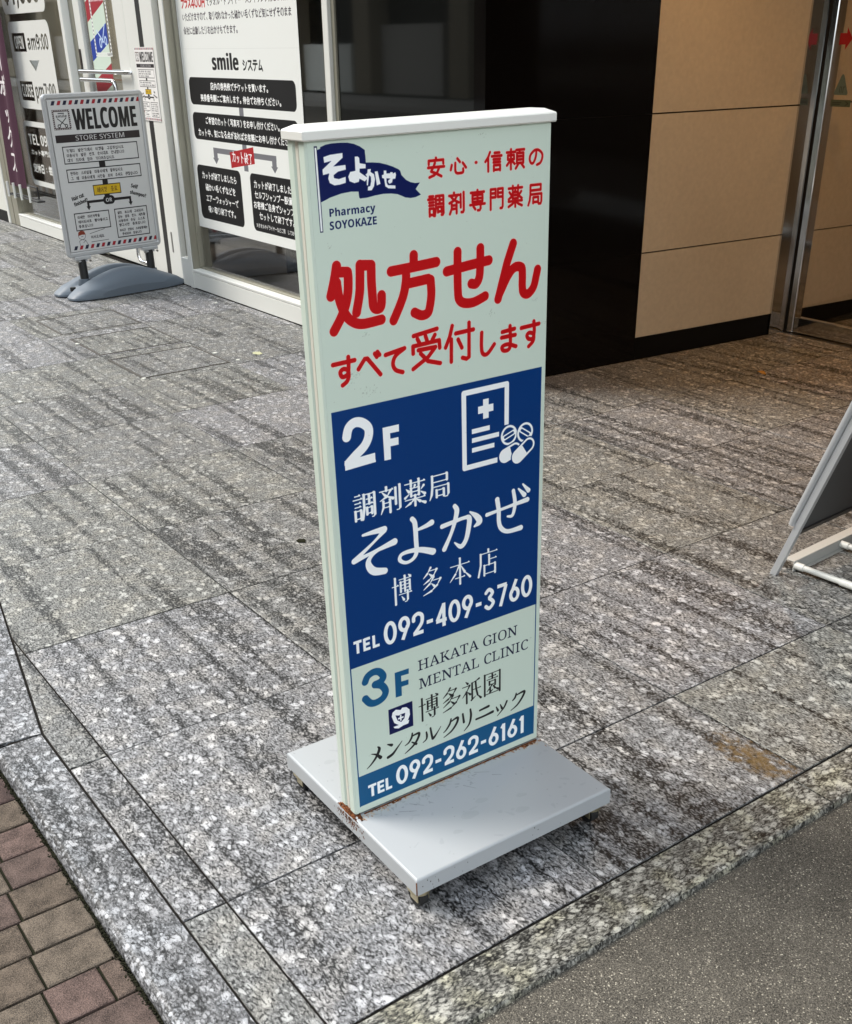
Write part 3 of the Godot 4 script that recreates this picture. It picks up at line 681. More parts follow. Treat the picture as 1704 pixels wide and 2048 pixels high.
# migmatite granite: flecked grey with broken wavy dark threads, pale eyes of feldspar, and darker streaks along u
func granite(size: int, mm_per_px: float, sd: int, base: float, contrast: float, thread: float, band_cut: float, band_depth: float, eyes: int, eye_mm: float, warm: Color) -> ImageTexture:
	var r := RandomNumberGenerator.new()
	r.seed = sd
	var fleck := stretched(size, size, 2, 1, FastNoiseLite.TYPE_SIMPLEX_SMOOTH, 7.0 / mm_per_px, 3, sd + 9, FastNoiseLite.FRACTAL_FBM, 5.0 / mm_per_px)
	var thr := stretched(size, size, 2, 1, FastNoiseLite.TYPE_SIMPLEX_SMOOTH, 14.0 / mm_per_px, 2, sd, FastNoiseLite.FRACTAL_RIDGED, 9.0 / mm_per_px)
	var gate := stretched(size, size, 2, 1, FastNoiseLite.TYPE_SIMPLEX, 10.0 / mm_per_px, 2, sd + 5)
	var band := stretched(size, size, 32, 1, FastNoiseLite.TYPE_SIMPLEX_SMOOTH, 68.0 / mm_per_px, 3, sd + 1, FastNoiseLite.FRACTAL_FBM, 0.0)
	var wob := stretched(size, size, 4, 4, FastNoiseLite.TYPE_SIMPLEX_SMOOTH, 16.0 / mm_per_px, 2, sd + 6)
	var grain := noise_bytes(size, size, FastNoiseLite.TYPE_SIMPLEX, 2.6 / mm_per_px, 2, sd + 2)
	var patch := stretched(size, size, 8, 8, FastNoiseLite.TYPE_SIMPLEX_SMOOTH, 14.0 / mm_per_px, 3, sd + 3)
	var eye := PackedByteArray()
	eye.resize(size * size)
	for i in eyes:
		var ra: float = eye_mm * (pow(r.randf(), 2.6) if i % 14 else r.randf_range(0.75, 1.3)) / mm_per_px + 1.6 / mm_per_px
		var rb := ra * r.randf_range(0.4, 0.8)
		var cx := r.randf() * size
		var cy := r.randf() * size
		var an := r.randfn(0.0, 0.4)
		var ca := cos(an)
		var sa := sin(an)
		var val := r.randf_range(0.35, 1.0) * 255.0
		for y in range(maxi(0, int(cy - ra)), mini(size, int(cy + ra) + 1)):
			for x in range(maxi(0, int(cx - ra)), mini(size, int(cx + ra) + 1)):
				var dx := x - cx
				var dy := y - cy
				var e := Vector2((dx * ca + dy * sa) / ra, (dy * ca - dx * sa) / rb).length_squared()
				e += (fleck[y * size + x] - 128) * 0.006
				if e < 1.0:
					eye[y * size + x] = maxi(eye[y * size + x], int(val * minf(1.0, (1.0 - e) * 3.0)))
	var px := PackedByteArray()
	px.resize(size * size * 3)
	var b_lo := band_cut * 255.0
	for i in size * size:
		var bd := clampf((band[i] + (wob[i] - 128) * 0.25 - b_lo) / 62.0, 0.0, 1.0)
		var fl := (fleck[i] - 128) / 128.0
		var v := base + contrast * clampf(fl * 1.7, -1.0, 1.0) + (grain[i] - 128) * 0.30 + (patch[i] - 128) * 0.10
		v -= bd * (band_depth + 44.0 * clampf(0.25 - fl * 1.6, 0.0, 1.0))
		var th := clampf((thr[i] / 255.0 - (0.66 - bd * 0.08)) * 5.5, 0.0, 1.0) * clampf((gate[i] - 104 + bd * 50.0) / 34.0, 0.0, 1.0)
		v *= 1.0 - th * thread
		var e := eye[i] / 255.0 * (1.0 - th * 0.5)
		v = lerpf(v, 214.0 + (grain[i] - 128) * 0.16, e * 0.74)
		v = clampf(v, 12.0, 246.0)
		var wm := clampf((patch[i] - 110) / 70.0, 0.0, 1.0)
		px[i * 3] = int(minf(255.0, v * lerpf(1.0, warm.r, wm)))
		px[i * 3 + 1] = int(minf(255.0, v * lerpf(0.998, warm.g, wm)))
		px[i * 3 + 2] = int(minf(255.0, v * lerpf(1.0, warm.b, wm)))
	return ImageTexture.create_from_image(Image.create_from_data(size, size, false, Image.FORMAT_RGB8, px))

# grainy stuff such as asphalt and brick: fine grain, patches and bright chips
func grit(size: int, sd: int, base: Color, grain_amt: float, patch_amt: float, chips: int, chip_col: Color, chip_px := 1.2) -> ImageTexture:
	var r := RandomNumberGenerator.new()
	r.seed = sd
	var a := noise_bytes(size, size, FastNoiseLite.TYPE_VALUE, 1.6, 2, sd)
	var b := noise_bytes(size, size, FastNoiseLite.TYPE_SIMPLEX_SMOOTH, 5.0, 3, sd + 1)
	var c := noise_bytes(size, size, FastNoiseLite.TYPE_SIMPLEX_SMOOTH, size / 5.0, 4, sd + 2)
	var px := PackedByteArray()
	px.resize(size * size * 3)
	for i in size * size:
		var k := 1.0 + (a[i] - 128) / 128.0 * grain_amt + (b[i] - 128) / 128.0 * grain_amt * 0.6 + (c[i] - 128) / 128.0 * patch_amt
		px[i * 3] = int(clampf(base.r * 255.0 * k, 0.0, 255.0))
		px[i * 3 + 1] = int(clampf(base.g * 255.0 * k, 0.0, 255.0))
		px[i * 3 + 2] = int(clampf(base.b * 255.0 * k, 0.0, 255.0))
	for n in chips:
		var cx := r.randi_range(3, size - 4)
		var cy := r.randi_range(3, size - 4)
		var rr := r.randf_range(0.5, chip_px)
		var s := r.randf_range(0.35, 1.0)
		for y in range(cy - 3, cy + 4):
			for x in range(cx - 3, cx + 4):
				if Vector2(x - cx, y - cy).length() < rr:
					var i := (y * size + x) * 3
					px[i] = int(lerpf(px[i], chip_col.r * 255.0, s))
					px[i + 1] = int(lerpf(px[i + 1], chip_col.g * 255.0, s))
					px[i + 2] = int(lerpf(px[i + 2], chip_col.b * 255.0, s))
	return ImageTexture.create_from_image(Image.create_from_data(size, size, false, Image.FORMAT_RGB8, px))

func textured(called: String, tex: Texture2D, rough: float, spec := 0.5, tint := Color.WHITE) -> StandardMaterial3D:
	var m := mat(called, tint, rough, 0.0, spec)
	m.albedo_texture = tex
	return m

func glass(called: String, tint: Color, alpha: float) -> StandardMaterial3D:
	var m := mat(called, Color(tint.r, tint.g, tint.b, alpha), 0.02, 0.0, 0.5)
	m.transparency = BaseMaterial3D.TRANSPARENCY_ALPHA
	return m

func materials() -> void:
	var g1 := granite(2048, 1.25, 11, 122.0, 38.0, 0.74, 0.54, 24.0, 19000, 11.0, Color(1.005, 0.99, 0.97))
	var g2 := granite(1024, 1.0, 57, 102.0, 44.0, 0.74, 0.62, 24.0, 6000, 11.0, Color(1.01, 1.0, 0.945))
	var g3 := granite(1024, 1.0, 91, 100.0, 38.0, 0.62, 0.60, 24.0, 7000, 10.0, Color(0.99, 0.999, 1.01))
	for i in 4:
		var k: float = [1.0, 0.96, 1.03, 0.98][i]
		textured("granite%d" % i, g1, 0.5, 0.45, Color(k, k, k * [1.0, 0.985, 1.01, 0.97][i]))
	textured("kerb_granite", g2, 0.5, 0.45, Color(0.98, 0.97, 0.92))
	textured("kerb_granite_blue", g3, 0.5, 0.45, Color(1.0, 1.0, 1.01))
	mat("joint_dark", lin(0.018, 0.016, 0.014), 0.95, 0.0, 0.2)
	mat("joint_sand", lin(0.22, 0.18, 0.13), 0.95, 0.0, 0.2)
	mat("soil", lin(0.022, 0.022, 0.014), 1.0, 0.0, 0.1)
	var asp := textured("asphalt", grit(1024, 5, lin(0.092, 0.083, 0.069), 0.6, 0.10, 12000, Color(0.78, 0.75, 0.68), 1.7), 0.85, 0.35)
	asp.heightmap_enabled = true
	asp.heightmap_texture = asp.albedo_texture
	asp.heightmap_scale = 0.25
	var bt := grit(512, 8, Color(0.8, 0.8, 0.8), 0.5, 0.22, 1500, Color(1.0, 0.98, 0.95), 1.6)
	var cols := [lin(0.108, 0.079, 0.064), lin(0.10, 0.078, 0.060), lin(0.09, 0.064, 0.055), lin(0.066, 0.044, 0.04), lin(0.112, 0.09, 0.07), lin(0.108, 0.074, 0.064)]
	for i in 6:
		var b := textured("brick%d" % i, bt, 0.85, 0.35, Color(cols[i].r * 1.25, cols[i].g * 1.25, cols[i].b * 1.25))
		b.heightmap_enabled = true
		b.heightmap_texture = bt
		b.heightmap_scale = 0.12
	mat("pale_block", lin(0.34), 0.8)
	mat("white_paint", lin(0.72, 0.72, 0.68), 0.42)
	mat("aluminium_bronze", lin(0.31, 0.295, 0.235), 0.42, 0.25)
	mat("wall_white", lin(0.68, 0.68, 0.62), 0.8)
	mat("black_base", lin(0.004), 0.45, 0.0, 0.25)
	mat("black_stone", lin(0.0035, 0.003, 0.003), 0.06, 0.0, 0.3)
	mat("black_glass", lin(0.006, 0.0065, 0.006), 0.03, 0.0, 0.42)
	mat("black_plastic", lin(0.014), 0.5)
	mat("rubber", lin(0.01), 0.7)
	mat("dark_joint", lin(0.03, 0.018, 0.01), 0.8)
	mat("chrome", lin(0.62, 0.62, 0.62), 0.08, 1.0)
	mat("brushed_steel", lin(0.36, 0.35, 0.33), 0.3, 1.0)
	mat("satin_aluminium", lin(0.52, 0.53, 0.54), 0.42, 0.35)
	mat("board_grey", lin(0.075), 0.6)
	mat("brass_zinc", lin(0.52, 0.46, 0.3), 0.28, 0.9)
	mat("base_plastic", lin(0.115, 0.14, 0.17), 0.5)
	mat("mint", lin(0.60, 0.685, 0.60), 0.38)
	mat("cream_plastic", lin(0.66, 0.63, 0.55), 0.45)
	mat("pale_steel", lin(0.55, 0.545, 0.51), 0.5)
	mat("cap_white", lin(0.76, 0.755, 0.71), 0.4)
	mat("concrete", lin(0.3, 0.28, 0.25), 0.85)
	mat("wood_seat", lin(0.28, 0.24, 0.18), 0.6)
	mat("wood_dark", lin(0.07, 0.05, 0.035), 0.6)
	mat("partition", lin(0.5, 0.45, 0.33), 0.8)
	mat("inside_wall", lin(0.42, 0.38, 0.3), 0.85)
	mat("inside_floor", lin(0.15, 0.125, 0.1), 0.4)
	mat("mauve", lin(0.085, 0.04, 0.06), 0.85)
	mat("leaf_orange", lin(0.42, 0.22, 0.05), 0.7)
	mat("litter_white", lin(0.66, 0.66, 0.6), 0.8)
	mat("litter_yellow", lin(0.5, 0.49, 0.3), 0.8)
	mat("steel_edge", lin(0.085, 0.075, 0.065), 0.55, 0.3)
	mat("lock_brown", lin(0.03, 0.02, 0.015), 0.5)
	mat("soffit", lin(0.5, 0.48, 0.44), 0.9)
	mat("stone_front", lin(0.2, 0.165, 0.115), 0.85)
	mat("foliage", lin(0.045, 0.075, 0.03), 0.7)
	mat("bark", lin(0.05, 0.04, 0.03), 0.9)
	mat("truck_white", lin(0.55, 0.56, 0.58), 0.5)
	mat("truck_blue", lin(0.05, 0.09, 0.2), 0.4)
	glass("pane", Color(0.05, 0.06, 0.05), 0.06)
	glass("door_pane", Color(0.05, 0.05, 0.04), 0.05)
	var cream := textured("cream_stone", grit(512, 21, lin(0.52, 0.45, 0.34), 0.03, 0.025, 0, Color.WHITE), 0.55, 0.35)
	cream.uv1_scale = Vector3(0.3, 0.3, 1)
	var bulb := mat("lamp_face", Color(1.0, 0.78, 0.5), 0.5)
	bulb.emission_enabled = true
	bulb.emission = Color(1.0, 0.74, 0.44)
	bulb.emission_energy_multiplier = 3.0

	# painted steel of the sign's foot, with rust bleeding from the seam
	var c := Canvas.new(500, 535, 1.2, lin(0.40, 0.418, 0.433))
	rng.seed = 4
	soil(c, 60, 2, 10, Color(0.60, 0.61, 0.63), 0.5)
	soil(c, 70, 0.6, 2.2, Color(0.36, 0.37, 0.38), 0.6)
	soil(c, 60, 1.0, 5.0, Color(0.48, 0.49, 0.5), 0.6, Rect2(0.1, 0.53, 0.5, 0.12))
	for i in 7:
		var p := Vector2(rng.randf_range(60, 330), rng.randf_range(310, 350))
		c.cone(p, 0.6, p + Vector2(rng.randf_range(10, 40), rng.randf_range(6, 26)), 0.3)
	c.ink(Color(0.42, 0.43, 0.44))
	for i in 46:
		var p := Vector2(rng.randf_range(40, 300), 300 + absf(rng.randfn(8, 18)))
		c.cone(p, rng.randf_range(0.6, 2.0), p + Vector2(rng.randf_range(-10, 16), rng.randf_range(0, 12)), 0.3)
	for y in range(c.by0, c.by1):
		for x in range(c.bx0, c.bx1):
			c.acc[y * c.w + x] *= rng.randf_range(0.1, 0.7)
	c.ink(Color(0.47, 0.48, 0.48))
	for p in [[200, 430, 16], [250, 405, 11], [330, 440, 9], [150, 460, 8], [110, 130, 13], [60, 90, 10], [300, 480, 12]]:
		strokes(c, "o %d %d %d %d 0 300" % [p[0], p[1], p[2], p[2] * 0.6], "maru", 3.0)
		c.cone(Vector2(p[0], p[1]), p[2] * 0.8, Vector2(p[0] + p[2], p[1] + 3), p[2] * 0.5)
		for y in range(c.by0, c.by1):
			for x in range(c.bx0, c.bx1):
				c.acc[y * c.w + x] *= 0.32
		c.ink(Color(0.60, 0.61, 0.62))
	for k in [[260, 500, 0.16, Color(0.72, 0.62, 0.5)], [170, 210, 0.3, Color(0.55, 0.33, 0.18)]]:
		for i in k[0]:
			var u := rng.randf()
			var edge := minf(u, 1.0 - u)
			if rng.randf() < 0.15 + 0.85 * exp(-edge * 14.0):
				var p := Vector2(8 + u * 484, 300 + absf(rng.randfn(0, 3.0 + 9.0 * exp(-edge * 10.0))))
				c.cone(p, rng.randf_range(0.8, 3.0), p + Vector2(rng.randf_range(-4, 4), rng.randf_range(0, 7)), 0.5)
		for y in range(c.by0, c.by1):
			for x in range(c.bx0, c.bx1):
				c.acc[y * c.w + x] *= rng.randf_range(0.35, 0.9)
		c.ink(k[3])
	textured("foot_paint", c.texture(), 0.33, 0.5)
	var rt := grit(256, 77, Color(0.36, 0.22, 0.14), 0.5, 0.5, 400, Color(0.75, 0.55, 0.35), 2.0)
	var ru := textured("rust", rt, 0.95, 0.2)
	ru.uv1_scale = Vector3(6, 6, 1)
	mat("base_side", lin(0.40, 0.418, 0.433), 0.35)

# ------------------------------------------------------------------ prints
const RED := Color(0.74, 0.04, 0.07)
const NAVY := Color(0.0, 0.205, 0.44)
const DEEP := Color(0.0, 0.075, 0.31)
const TEAL := Color(0.08, 0.33, 0.50)
const INKY := Color(0.09, 0.09, 0.1)
const PAPER := Color(0.90, 0.905, 0.89)

func pharmacy_print() -> ImageTexture:
	var mint := lin(0.60, 0.685, 0.60)
	var white := Color(0.965, 0.97, 0.97)
	var c := Canvas.new(484, 1276, 1.6, mint)
	# fields
	c.rect(11.5, 422, 471.5, 928, NAVY)
	c.rect(11.5, 927, 14.0, 1258, NAVY)
	c.rect(468.7, 927, 471.0, 1258, NAVY)
	c.rect(11.5, 1182.5, 470.5, 1257, TEAL)
	# flag
	c.poly(PackedVector2Array([Vector2(15, 8.5), Vector2(20.5, 8.5), Vector2(21.2, 132.5), Vector2(15.6, 132.5)]))
	c.ink(Color(0.08, 0.11, 0.25))
	c.poly(PackedVector2Array([Vector2(16.2, 10.3), Vector2(19.4, 10.3), Vector2(20.0, 131), Vector2(16.8, 131)]))
	c.ink(white)
	strokes(c, FLAG, "poly", 1)
	c.poly(PackedVector2Array([Vector2(20, 14), Vector2(34, 10), Vector2(34, 84), Vector2(21, 88)]))
	c.ink(DEEP)
	strokes(c, FLAG_KANA, "poly", 1)
	c.ink(white)
	latin(c, "Pharmacy", "Droid Sans", 700, 34.5, 98.5, 119, 110, DEEP)
	latin(c, "SOYOKAZE", "Droid Sans", 700, 33.5, 118, 120.5, 130.5, DEEP)
	# red type with its thin pale keyline
	var rows := [["安", 219, 38, 259, 72], ["心", 264, 40, 304, 71], ["・", 308, 36, 332, 72], ["信", 336, 37, 377, 72], ["頼", 382, 36, 425, 72], ["の", 430, 38, 467, 71],
		["調", 219, 94, 256, 132], ["剤", 261, 94, 298, 132], ["専", 304, 94, 341, 132], ["門", 346, 95, 381, 133], ["薬", 386, 94, 422, 133], ["局", 430, 94, 467, 134]]
	var lines := [[RED_BIG, 16.6, 0], [RED_SUB, 7.6, 0]]
	for pass_ in 2:
		var add := 1.6 if pass_ == 0 else 0.0
		for r in rows:
			glyph(c, r[0], "maru", 4.4 + add, Rect2(r[1] + 2, r[2] + 2, r[3] - r[1] - 4, r[4] - r[2] - 4))
		for l in lines:
			strokes(c, l[0], "maru", l[1] + add)
		c.ink(Color(0.93, 0.76, 0.73) if pass_ == 0 else RED)
	# second floor
	strokes(c, TWO_F, "flat", 17.5)
	c.ink(white)
	strokes(c, "388 519 388 440 288.5 440 288.5 584 366 584", "flat", 10.5)
	c.rect(332.5, 459, 345.5, 496.5, white)
	c.rect(320.8, 471, 356.5, 485, white)
	for r in [[306, 511.3, 348], [306, 528.7, 370], [306, 547.8, 359]]:
		c.rect(r[0], r[1], r[2], r[1] + 9.3, white)
	for p in [[394.0, 540.5], [433.5, 543.0]]:
		for a in 33:
			c.cone(Vector2(p[0], p[1]), 21.0, Vector2(p[0] + 0.1, p[1]), 21.0)
		c.ink(NAVY)
		strokes(c, "o %f %f 17.4 17.4 0 360" % p, "maru", 4.6)
		c.ink(white)
		var q := Vector2(p[0], p[1])
		var d := Vector2(12.5, -4.0) if p[0] < 400 else Vector2(11.0, 7.5)
		c.cone(q - d, 5.4, q + d, 5.4)
		c.ink(white)
		c.cone(q - d * 0.75, 2.6, q + d * 0.75, 2.6)
		c.ink(NAVY)
	for p in [[Vector2(385, 580), Vector2(409, 573), 14.5], [Vector2(416, 588), Vector2(443, 570), 14.5]]:
		var a: Vector2 = p[0]
		var b: Vector2 = p[1]
		c.cone(a, p[2] + 2.5, b, p[2] + 2.5)
		c.ink(NAVY)
		c.cone(a, p[2], b, p[2])
		c.ink(white)
		c.cone(a.lerp(b, 0.62), p[2] - 4.2, b, p[2] - 4.2, true, false)
		c.ink(NAVY)
	for r in [["調", 41], ["剤", 96], ["薬", 150], ["局", 205]]:
		glyph(c, r[0], "brush", 5.6, Rect2(r[1] + 1, 579, 48, 52))
	strokes(c, SOYO, "w", 1)
	for r in [["博", 114, 160], ["多", 183, 231], ["本", 248, 300], ["店", 318, 368]]:
		glyph(c, r[0], "brush", 5.0, Rect2(r[1], 765, r[2] - r[1], 58))
	for r in [["T", 23, 871, 41], ["E", 45, 871, 62], ["L", 66, 871, 81]]:
		strokes(c, G[r[0]], "flat", 6.2, Rect2(r[1], r[2], r[3] - r[1], 27.5))
	c.ink(white)
	digits(c, "092-409-3760", 90, 460, 852, 904, 8.4, white)
	# third floor
	strokes(c, THREE_F, "flat", 15.5)
	c.ink(TEAL)
	latin(c, "HAKATA GION", "Droid Serif", 400, 167, 962, 420, 986, Color(0.06, 0.08, 0.2))
	latin(c, "MENTAL CLINIC", "Droid Serif", 400, 168, 1005.5, 450, 1030, Color(0.06, 0.08, 0.2))
	c.rect(92, 1050.5, 150, 1110.5, Color(0.05, 0.08, 0.28))
	strokes(c, HEART, "poly", 1)
	c.ink(white)
	strokes(c, HEART_IN, "poly", 1)
	c.ink(Color(0.05, 0.08, 0.28))
	c.rect(118.6, 1073, 122.4, 1087, white)
	c.rect(113.8, 1078, 127.4, 1082, white)
	for r in [["博", 164, 215], ["多", 222, 272], ["祇", 274, 325], ["園", 330, 378]]:
		glyph(c, r[0], "brush", 4.6, Rect2(r[1], 1053, r[2] - r[1], 56))
	strokes(c, MENTAL, "w", 1)
	c.ink(Color(0.12, 0.12, 0.12))
	for r in [["T", 34, 1213, 54], ["E", 57, 1213, 74], ["L", 77, 1213, 92]]:
		strokes(c, G[r[0]], "flat", 6.6, Rect2(r[1], r[2], r[3] - r[1], 30))
	c.ink(white)
	digits(c, "092-262-6161", 101, 446, 1196, 1244, 8.4, white)
	# knocks and scuffs seen on the photograph's panel
	rng.seed = 31
	for s in [[330, 12, 4], [54, 372, 10], [78, 395, 9], [100, 396, 6], [62, 365, 6], [88, 300, 4], [350, 305, 5], [452, 296, 4], [470, 340, 5], [30, 156, 2], [456, 1003, 2], [400, 985, 2], [44, 1140, 2], [182, 1122, 2], [370, 1236, 4]]:
		for i in int(s[2]) * 2:
			var p := Vector2(s[0], s[1]) + Vector2(rng.randfn(0, s[2]), rng.randfn(0, s[2] * 0.6))
			c.cone(p, rng.randf_range(0.25, 0.8), p + Vector2(rng.randf_range(0, 3), rng.randf_range(-2, 0.5)), 0.2)
		for y in range(c.by0, c.by1):
			for x in range(c.bx0, c.bx1):
				c.acc[y * c.w + x] *= rng.randf_range(0.1, 0.55)
		c.ink(Color(0.42, 0.44, 0.4))
	soil(c, 150, 0.3, 0.9, Color(0.45, 0.46, 0.42), 0.5)
	return c.texture()

func digits(c: Canvas, text: String, x0: float, x1: float, y0: float, y1: float, w: float, col: Color) -> void:
	var wide := {"-": 0.72, "1": 0.62}
	var total := 0.0
	for ch in text:
		total += wide.get(ch, 1.0)
	var u := (x1 - x0) / total
	var x := x0
	for ch in text:
		var cw: float = u * wide.get(ch, 1.0)
		strokes(c, G[ch], "flat", w, Rect2(x + cw * 0.06, y0, cw * 0.88, y1 - y0))
		x += cw
	c.ink(col)

func poster_print() -> ImageTexture:
	var c := Canvas.new(1516, 1396, 0.95, PAPER)
	c.rect(0, 336, 1516, 338, Color(0.84, 0.845, 0.83))
	var dark := Color(0.07, 0.065, 0.07)
	var grey := Color(0.45, 0.45, 0.47)
	c.rect(742, 640, 798, 1000, grey)
	c.rect(332, 890, 1166, 921, grey)
	for x in [332, 1110]:
		c.rect(x, 890, x + 54, 951, grey)
		c.poly(PackedVector2Array([Vector2(x - 15, 950), Vector2(x + 69, 950), Vector2(x + 27, 986)]))
		c.ink(grey)
	for b in [[72, 494, 1450, 649], [74, 694, 1449, 851], [56, 1005, 682, 1336], [807, 1005, 1442, 1336]]:
		c.round_rect(b[0], b[1], b[2], b[3], 38, dark)
	c.poly(PackedVector2Array([Vector2(562, 905), Vector2(884, 858), Vector2(890, 950), Vector2(568, 995)]))
	c.ink(Color(0.66, 0.12, 0.14))
	line(c, "カット終了", "maru", 7, 590, 895, 862, 958, Color(0.95, 0.95, 0.95))
	for off in [-4.0, 0.0, 4.0]:
		latin(c, "smile", "Droid Sans", 700, 438 + off, 360, 784 + off, 452, Color(0.05, 0.05, 0.05))
	for t in POSTER_LINES:
		var col: Color = {"red": Color(0.72, 0.12, 0.13), "dk": Color(0.25, 0.23, 0.25), "k": Color(0.06, 0.06, 0.07), "w": Color(0.95, 0.95, 0.94)}[t[5]]
		line(c, t[0], "maru", 10.0 if t[5] in ["red", "k"] else (3.2 if t[4] - t[2] < 30 else (5.2 if t[5] == "dk" else 6.0)), t[1], t[2], t[3], t[4], col)
	return c.texture()

const POSTER_LINES := [
	["プラス400円", 80, 66, 414, 118, "red"],
	["でタオル・ドライヤー・スタイリング剤をご利用", 435, 74, 1437, 113, "dk"],
	["いただけますので、取り切れなかった細かい毛くずなど気にせずそのまま", 77, 144, 1458, 187, "dk"],
	["会社に出勤したりお出かけもできます。", 77, 217, 834, 260, "dk"],
	["システム", 838, 394, 1089, 452, "k"],
	["店内の券売機でチケットを買います。", 381, 520, 1151, 561, "w"],
	["発券番号順にご案内します。待合でお待ちください。", 224, 587, 1294, 628, "w"],
	["ご希望のカット(写真可)をお申し付けください。", 260, 716, 1253, 757, "w"],
	["カット中、気になる点があればお気軽にお申し付けください。", 138, 787, 1417, 829, "w"],
	["カットが終了しましたら", 125, 1043, 621, 1086, "w"],
	["細かい毛くずなどを", 159, 1115, 593, 1158, "w"],
	["エアーウォッシャーで", 153, 1182, 619, 1225, "w"],
	["吸い取り終了です。", 169, 1250, 588, 1293, "w"],
	["カットが終了しましたら", 854, 1043, 1366, 1086, "w"],
	["セルフシャンプー設備で", 854, 1103, 1366, 1146, "w"],
	["お客様ご自身でシャンプー", 829, 1162, 1386, 1205, "w"],
	["セットして終了です。", 895, 1221, 1355, 1264, "w"],
	["※タオルやドライヤーなどご用意しております", 844, 1289, 1396, 1315, "w"],
]

func welcome_print(small := false) -> ImageTexture:
	# the board's own inner face is 660 x 900 mm
	var bg := Color(0.80, 0.80, 0.795) if not small else Color(0.9, 0.89, 0.88)
	var c := Canvas.new(660, 900, 1.5 if not small else 0.6, bg)
	var k := Color(0.07, 0.06, 0.065)
	for row in [[8.0, 22, 638], [866.0, 22, 638]]:
		var i := 0
		var x: float = row[1]
		while x < row[2]:
			c.poly(PackedVector2Array([Vector2(x + 12, row[0]), Vector2(x + 34, row[0]), Vector2(x + 22, row[0] + 24), Vector2(x, row[0] + 24)]))
			c.ink(Color(0.62, 0.1, 0.16) if i % 2 else Color(0.08, 0.09, 0.2))
			x += 41
			i += 1
	# emblem: stamp edge, word bar and scissors
	c.rect(22, 58, 144, 172, Color(0.18, 0.05, 0.06))
	for i in 10:
		for e in [[26 + i * 12.4, 60.0], [26 + i * 12.4, 165.0]]:
			c.rect(e[0], e[1], e[0] + 6, e[1] + 5, bg)
		for e in [[24.0, 62 + i * 11.4], [137.0, 62 + i * 11.4]]:
			c.rect(e[0], e[1], e[0] + 5, e[1] + 6, bg)
	c.rect(33, 69, 133, 161, bg)
	c.rect(62, 76, 106, 81, k)
	latin(c, "smile", "Droid Sans", 700, 46, 85, 122, 102, k)
	strokes(c, "54 108 104 146;114 106 66 146;o 60 150 9 8 0 360;o 110 150 9 8 0 360", "maru", 5)
	c.ink(k)
	for off in [-3.0, 0.0, 3.0]:
		latin(c, "WELCOME", "Droid Sans", 700, 164 + off, 56, 624 + off, 178, k)
	c.rect(20, 202, 634, 246, Color(0.14, 0.11, 0.12))
	latin(c, "STORE SYSTEM", "Droid Sans", 400, 160, 210, 516, 238, Color(0.82, 0.82, 0.82))
	c.rect(300, 360, 346, 410, k)
	c.rect(306, 480, 346, 620, k)
	for b in [[54, 268, 606, 372], [58, 402, 608, 482], [62, 666, 322, 776], [362, 666, 616, 850]]:
		c.rect(b[0], b[1], b[2], b[3], k)
		c.rect(b[0] + 6, b[1] + 6, b[2] - 6, b[3] - 6, bg)
	c.rect(230, 508, 436, 572, k)
	c.rect(235, 513, 431, 567, Color(0.80, 0.66, 0.12))
	c.rect(170, 598, 504, 614, k)
	c.rect(170, 598, 186, 640, k)
	c.rect(488, 598, 504, 640, k)
	for x in [178, 496]:
		c.poly(PackedVector2Array([Vector2(x - 16, 632), Vector2(x + 16, 632), Vector2(x, 656)]))
		c.ink(k)
	c.cone(Vector2(318, 606), 27, Vector2(352, 606), 27)
	c.ink(k)
	latin(c, "OR", "Droid Sans", 700, 312, 594, 358, 618, Color(0.8, 0.8, 0.8))
	var tx := Color(0.2, 0.19, 0.2)
	for t in [["가게의 발권기에서 티켓을 구입하십시오", 78, 284, 500, 304], ["미용사가 발권 번호 순서대로 안내합니다.", 78, 312, 520, 332], ["대기 의자에 앉아 기다려주십시오.", 78, 340, 440, 360], ["원하는 스타일을 미용사에게 말하십시오.", 84, 418, 490, 438], ["그 때 미용사에게 사진을 보여 주셔도 괜찮습니다", 84, 448, 580, 468],
		["헤어컷 종료", 256, 524, 410, 556], ["미세한 머리카락을", 84, 684, 250, 702], ["에어워셔로 빨아들이고", 84, 712, 306, 730], ["종료입니다", 84, 740, 190, 758], ["셀프 부스에 구비되어", 384, 684, 586, 702], ["있는 샴푸 린스 세트를", 384, 710, 596, 728], ["사용하여 손님 스스로", 384, 736, 590, 754], ["헹구시면 종료입니다", 384, 762, 590, 780], ["※시간 연장시 스타일링제는", 384, 796, 600, 812], ["준비되어 있습니다", 400, 820, 550, 836], ["어서오세요!", 160, 812, 280, 832]]:
		line(c, t[0], "maru", 3.0, t[1], t[2], t[3], t[4], Color(0.3, 0.2, 0.1) if t[0] == "헤어컷 종료" else tx)
	for off in [0.0, 2.0]:
		latin(c, "Hair cut", "Droid Sans", 700, 62 + off, 566, 152 + off, 592, k, -0.22)
		latin(c, "finished?", "Droid Sans", 700, 72 + off, 602, 176 + off, 626, k, -0.22)
		latin(c, "Self", "Droid Sans", 700, 520 + off, 520, 572 + off, 546, k, 0.3)
		latin(c, "shampoo?", "Droid Sans", 700, 506 + off, 560, 630 + off, 582, k, 0.3)
	for s in ["156 800 270 780", "160 852 290 850"]:
		strokes(c, s, "maru", 3)
		c.ink(tx)
	# a small sketched head and shoulders under a cap
	strokes(c, "o 96 806 26 24 0 360;88 812 104 812;74 866 72 838 92 830 118 836 132 866;100 850 118 838", "maru", 2.6)
	c.ink(tx)
	c.poly(PackedVector2Array([Vector2(68, 806), Vector2(72, 784), Vector2(94, 774), Vector2(116, 780), Vector2(124, 802), Vector2(96, 800)]))
	c.ink(Color(0.5, 0.2, 0.12))
	rng.seed = 9
